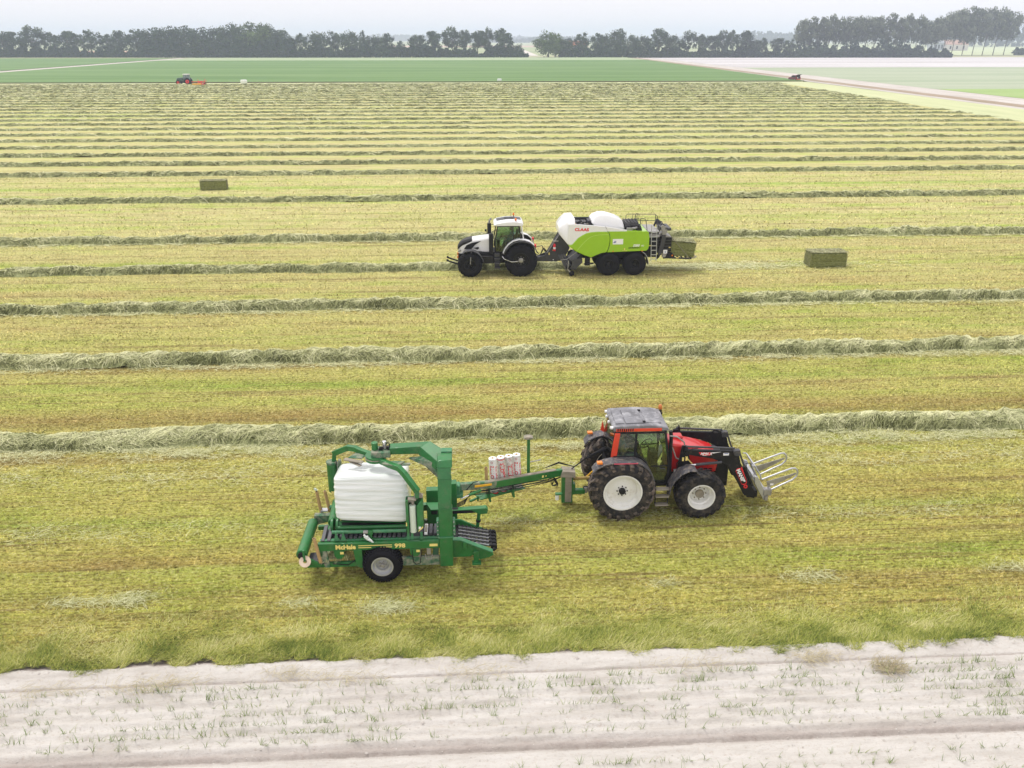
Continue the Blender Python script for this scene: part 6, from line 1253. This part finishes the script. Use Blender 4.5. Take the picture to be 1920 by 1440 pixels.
    # pickup
    for s in (-1, 1):
        MB().prism([(-3.02, .66), (-2.98, .95), (-2.80, 1.06), (-2.38, 1.05), (-2.36, .82), (-2.62, .58), (-2.80, .36), (-3.10, .46)], s * 1.14, s * 1.20).build('pickup_side', M_ANTH, B, .01)
        wheel(B, -3.0, .17, s * 1.32, s, .17, .12, .09, M_BLACK, M_RUBC, M_RUBC, lugs=0, dish=.03, hubr=.03, bolts=0, name='gauge_wheel')
        MB().bar((-3.02, s * 1.26, .17), (-3.25, s * 1.22, .42), .05, .07).bar((-3.25, s * 1.22, .4), (-3.20, s * 1.2, .95), .04, .05).build('gauge_wheel_arm', M_STEEL, B)
    MB().tube([(-3.15, -1.12, .50), (-3.15, 1.12, .50)], .20, 18).build('pickup_reel', M_BLACK, B); MB().tube([(-3.42, -1.12, .62), (-3.42, 1.12, .62)], .06, 12).build('crop_roller', M_ANTH, B); MB().hexa([(-3.0, -1.1, .6), (-2.4, -1.1, .9), (-2.4, 1.1, .9), (-3.0, 1.1, .6), (-3.0, -1.1, .7), (-2.4, -1.1, 1.4), (-2.4, 1.1, 1.4), (-3.0, 1.1, .7)]).build('feed_rotor', M_BLACK, B)
    for k in range(3): x = -3.80 + .14 * k; MB().bar((x, -1.0 , 1.24 + .03 * k), (x + .42, -1.12, .62), .10, .03, (0, 1, 0)).build('wind_guard_blade', M_DGREY, B, .004)
    MB().tube([(-3.7, -1.08, .95), (-3.30, -1.10, 1.0), (-2.95, -1.1, 1.28), (-2.7, -1.15, 1.45)], .016, 6).build('lift_cable', M_STEEL, B)
    tn = MB()
    for k in range(26):
        y = -1.08 + .085 * k
        for a in (2.2, 3.1, 4.0): tn.bar((-3.15, y, .50), (-3.15 + .30 * math.cos(a), y, .50 + .30 * math.sin(a)), .008, .012)
    tn.build('pickup_tines', M_STEEL, B)['kind'] = 'stuff'
    MB().tube([(-2.25, -1.12, .7), (-1.7, -1.1, .75)], .05).tube([(-2.1, -1.1, .95), (-1.8, -1.1, .7), (-1.5, -1.05, .8)], .03).box(-2.2, -1.9, -1.1, -.9, .6, 1.1).build('knife_drawer', M_BLACK, B)
    return B
BL = baler()
BM = Matrix.Translation(BL.location) @ Matrix.Rotation(A, 4, 'Z')

# ================================================================== SQUARE HAY BALES
def hay_mat(name):
    m, t, b = newmat(name); tc = nd(t, 'TexCoord').outputs['Object']; mp = nd(t, 'Mapping'); mp.inputs['Scale'].default_value = (7, 22, 26); t.links.new(tc, mp.inputs[0])
    f = noise(t, mp.outputs[0], 1, 6, .75); t.links.new(ramp(t, f, [(.3, (.09, .10, .03)), (.5, (.20, .215, .075)), (.72, (.38, .40, .18))]), b.inputs['Base Color']); b.inputs['Roughness'].default_value = .95; b.inputs['Specular IOR Level'].default_value = .1
    bump(t, b, f, 1, .06); return m
M_BALE = hay_mat('pressed_hay')
M_BALETOP = strand_mat('bale_strands', [(0, (.12, .12, .045)), (.5, (.27, .26, .12)), (1, (.52, .53, .32))])
def hay_bale(name, loc, rz, L, D, Hh, label, seed, tilt=0):
    def fn(P, N):
        x, y, z = P.T; f = fbm(x * 2.2 + seed, z * 2.5 + y * 2, seed, 4) - .5; fl = np.abs(((x + 9) / .23) % 1 - .5)     # flakes across the length
        seam = .045 * np.exp(-((z + .10 * Hh) / .04) ** 2) * (np.abs(N[:, 1]) > .5)                                   # string groove
        return P + N * (.07 * f + .02 * (fl < .06) * -1 - seam + .02 * (vn(x * 18, z * 18 + y * 18, seed) - .5))[:, None]
    o = grid_blob(name, L / 2, D / 2, Hh / 2, fn, M_BALE, None, 40, 16); o.location = (loc[0], loc[1], loc[2] + Hh / 2); o.rotation_euler = (0, tilt, rz); tag(o, label, 'hay bale', 'square hay bales')
    n = 2600; u = NR.uniform(-L / 2, L / 2, n); v = NR.uniform(-D / 2, D / 2, n); side = NR.random(n) < .35
    V, F, T = ribbons(np.stack([u, v], 1), NR.uniform(0, 6.28, n), NR.uniform(.08, .22, n), NR.uniform(.015, .03, n), 2, lambda a, b: Hh / 2 + .0 + .03 * vn(a * 4, b * 4, seed), .04, np.clip(NR.normal(.72, .2, n), 0, 1), NR.normal(0, .5, n))
    V = np.stack([V[:, 0] * CA + V[:, 1] * SA, -V[:, 0] * SA + V[:, 1] * CA, V[:, 2]], 1); V[:, 0] = np.clip(V[:, 0], -L / 2 - .03, L / 2 + .03); V[:, 1] = np.clip(V[:, 1], -D / 2 - .04, D / 2 + .04)
    s = link('loose_strands', fast_mesh('loose_strands', V, F, T), M_BALETOP, o); s['kind'] = 'stuff'; 
    for y in (-.4, -.24, -.08, .08, .24, .4): MB().bar((-L / 2 - .01, y * D, Hh / 2 + .045), (L / 2 + .01, y * D, Hh / 2 + .045), .014, .014).bar((-L / 2 - .035, y * D, -Hh / 2), (-L / 2 - .035, y * D, Hh / 2 + .04), .014, .014).bar((L / 2 + .035, y * D, -Hh / 2), (L / 2 + .035, y * D, Hh / 2 + .04), .014, .014).build('twine', M_DUST, o)
    return o
hay_bale('hay_bale', (-28.1, 81.6, 0), A + .10, 2.35, 1.15, .84, 'square bale lying alone on the stubble in the far left of the field', 3)
hay_bale('hay_bale', (19.68, 52.6, 0), A + .02, 2.30, 1.15, .90, 'square bale lying on the stubble right of the baler', 8)
c = BM @ Vector((3.72, 0, .95)); hay_bale('hay_bale', tuple(c), A, 1.75, 1.12, .88, 'square bale coming out of the chute at the back of the baler', 14, tilt=.10)

# ================================================================== FAR THINGS
def far_bale(px, Y, w, h, label):
    def fn(P, N): x, y, z = P.T; return P + N * (.03 * (fbm(z * 6, x * 1.3, 5) - .5))[:, None]
    o = grid_blob('wrapped_bale', w / 2, .55, h / 2, fn, M_FILM, None, 12, 5); o.location = (at(px, Y), Y, h / 2); tag(o, label, 'wrapped bale', 'white wrapped bales at the far edge of the hay field')
far_bale(457.5, 280.5, 2.0, 1.15, 'white wrapped bale on the far field edge, right of the distant rake tractor'); far_bale(936.5, 291, 1.45, 1.0, 'small white wrapped bale on the far field edge near the photo centre')

def far_tractor():
    T = empty('green_tractor', (at(352, 273.5), 273.5, 0), A); tag(T, 'distant dark green tractor with red rims and white roof raking at the field edge', 'tractor')
    M_DG = mat('dark_green_paint', (.02, .07, .05), .4, var=.1)
    for s in (-1, 1): wheel(T, .35, .95, s * 1.2, s, .95, .6, .52, M_DECR, M_RUBC, M_RUBC, lugs=14, dish=.15, hubr=.12, bolts=0, name='rear_wheel'); wheel(T, -2.45, .68, s * 1.15, s, .68, .5, .38, M_DECR, M_RUBC, M_RUBC, lugs=14, dish=.15, hubr=.1, bolts=0, name='front_wheel')
    for s in (-1, 1): MB().strip([(-.8, 1.5), (-.5, 1.95), (.1, 2.1), (.8, 2.0), (1.3, 1.5)], s * .7, s * 1.2, .06).build('rear_fender', M_DG, T, .02)
    h = MB(); ring = lambda w, zb, zt, e=.14: [(-w, zb), (-w, zt - e), (-w + e, zt), (w - e, zt), (w, zt - e), (w, zb)]
    loft(h, [(-3.1, ring(.3, 1.0, 1.6)), (-2.7, ring(.42, 1.0, 1.95)), (-1.0, ring(.5, 1.0, 2.15))]); h.build('hood', M_DG, T, .03); MB().box(-3.0, .8, -.3, .3, .6, 1.1).build('chassis', M_BLACK, T)
    fr = MB()
    for s in (-1, 1): fr.bar((-.95, s * .75, 1.3), (-.75, s * .7, 2.9), .08, .08).bar((.75, s * .75, 1.9), (.6, s * .7, 2.9), .08, .08).bar((-.05, s * .75, 1.6), (-.05, s * .7, 2.9), .05, .05)
    fr.box(-1, .8, -.75, .75, 1.2, 1.6); fr.build('cab_frame', M_DG, T); MB().hexa([(-.95, -.72, 1.6), (.75, -.72, 1.6), (.75, .72, 1.6), (-.95, .72, 1.6), (-.75, -.68, 2.88), (.6, -.68, 2.88), (.6, .68, 2.88), (-.75, .68, 2.88)]).build('cab_glass', mat('far_glass', (.20, .26, .28), .1), T); MB().box(-.95, .85, -.78, .78, 2.88, 3.08).build('roof', M_WPAINT, T, .06)
    Rk = empty('hay_rake', (at(365.5, 272.2), 272.2, 0), A); tag(Rk, 'distant red rotary rake with a yellow guard behind the green tractor', 'hay rake')
    MB().bar((-.9, 0, .9), (3.6, .3, 1.1), .16, .16).bar((.6, 0, 1.0), (2.6, -1.4, .9), .12, .12).bar((.6, 0, 1.0), (2.6, 1.6, .9), .12, .12).bar((2.9, 0, .5), (3.2, 0, 1.7), .12, .12).bar((1.2, 0, 1.0), (1.0, 0, 1.6), .1, .1).build('frame', M_DECR, Rk)
    for x, y in ((1.6, -1.5), (1.6, 1.7)):
        r = MB().tube([(x, y, .7), (x, y, 1.0)], .2, 12)
        for k in range(10): a = math.pi * k / 5; r.bar((x, y, .7), (x + 1.3 * math.cos(a), y + 1.3 * math.sin(a), .45), .05, .05).bar((x + 1.3 * math.cos(a), y + 1.3 * math.sin(a), .45), (x + 1.35 * math.cos(a), y + 1.35 * math.sin(a), .08), .2, .02)
        r.build('rotor', M_DECR, Rk)
    MB().strip([(.2, .35), (.4, .6), (2.4, .6), (2.6, .35)], -2.95, -2.6, .05).box(.1, 2.7, -2.95, -2.9, .2, .58).build('yellow_guard', M_YEL2, Rk)
    for y in (-.8, .8): wheel(Rk, 3.0, .3, y, -1 if y < 0 else 1, .3, .2, .15, M_DECR, M_RUBC, M_RUBC, lugs=0, dish=.05, hubr=.04, bolts=0)
far_tractor()

def far_car():
    Y = 298.; C = empty('red_car', (at(1496.5, Y), Y, 0), A + math.pi / 2 + .3); tag(C, 'distant red estate car on the sand track with its tailgate open', 'car')
    body = [(-.02, .35), (0, .95), (.08, 1.05), (.35, 1.75), (2.2, 1.72), (2.9, 1.12), (4.0, .98), (4.15, .6), (4.1, .35)]
    MB().prism(body, -.88, .88).build('body', mat('dark_red_car_paint', (.16, .02, .03), .4), C, .06)
    for s in (-1, 1):
        MB().prism([(.30, 1.1), (.50, 1.62), (2.1, 1.62), (2.65, 1.12)], s * .885, s * .895).build('side_window', M_BLACK, C)
        for x in (.75, 3.3): wheel(C, x, .33, s * .93, s, .33, .22, .19, M_SILVER, M_RUBC, M_RUBC, lugs=0, dish=.05, hubr=.04, bolts=0)
        MB().box(-.03, .0, s * .72 - .1, s * .72 + .1, .9, 1.15).build('tail_light', M_DECR, C)
    MB().prism([(-.04, .78), (.03, 1.06), (.31, 1.70), (.28, 1.72), (-.02, 1.1), (-.06, .78)], -.74, .74).build('boot_opening', M_BLACK, C); MB().bar((.32, 0, 1.76), (-.75, 0, 2.02), 1.5, .07).build('tailgate', M_BLACK, C, .02)
    MB().box(-.10, 0, -.86, .86, .36, .62).build('bumper', M_DECR, C, .03); MB().box(-.108, -.1, -.26, .26, .46, .56).build('number_plate', M_YEL, C)
    MB().box(-.1, .2, .2, .5, .8, 1.1).build('cargo', M_DECW, C)
far_car()

def farm(px, Y, w, d, h, roofm, wallm, label):
    B = empty('farm_building', (at(px, Y), Y, 0), .15); tag(B, label, 'farm building')
    MB().box(-w / 2, w / 2, -d / 2, d / 2, 0, h).build('wall', wallm, B); MB().hexa([(-w / 2 - .4, -d / 2 - .5, h), (w / 2 + .4, -d / 2 - .5, h), (w / 2 + .4, d / 2 + .5, h), (-w / 2 - .4, d / 2 + .5, h), (-w / 2 - .4, -.1, h + d * .35), (w / 2 + .4, -.1, h + d * .35), (w / 2 + .4, .1, h + d * .35), (-w / 2 - .4, .1, h + d * .35)]).build('roof', roofm, B)
    for k in range(3): x = -w * .3 + w * .3 * k; MB().box(x - 1, x + 1, -d / 2 - .05, -d / 2 + .02, h * .25, h * .75).build('door' if k == 1 else 'window', M_BLACK, B)
M_TILE = mat('orange_roof_tiles', (.42, .13, .06), .8, scale=1); M_WALL = mat('pale_wall', (.62, .58, .55), .8, scale=1); M_ROOFG = mat('grey_barn_roof', (.35, .38, .42), .6, scale=1)
farm(1083, 740, 14, 9, 7.5, M_TILE, M_WALL, 'small house with an orange tiled roof half hidden behind the treeline'); farm(1786, 1010, 26, 14, 6, mat('faded_roof', (.42, .26, .2), .8), M_WALL, 'distant pale barn with a reddish roof seen under the poplars'); farm(1753, 1000, 12, 12, 8, M_ROOFG, M_ROOFG, 'distant grey shed seen between the poplar trunks')

# ------------------------------------------------------------------ the air: one closed box of thin haze
m, t, b = newmat('haze_air'); t.nodes.remove(b); pv = nd(t, 'VolumePrincipled'); pv.inputs['Color'].default_value = (.73, .81, 1, 1); pv.inputs['Density'].default_value = HAZE; pv.inputs['Anisotropy'].default_value = 0
t.links.new(pv.outputs[0], t.nodes['Material Output'].inputs['Volume'])
hzb = MB().box(-6100, 6600, -400, 7100, -1.4, 70).build('haze', m); tag(hzb, kind='stuff')
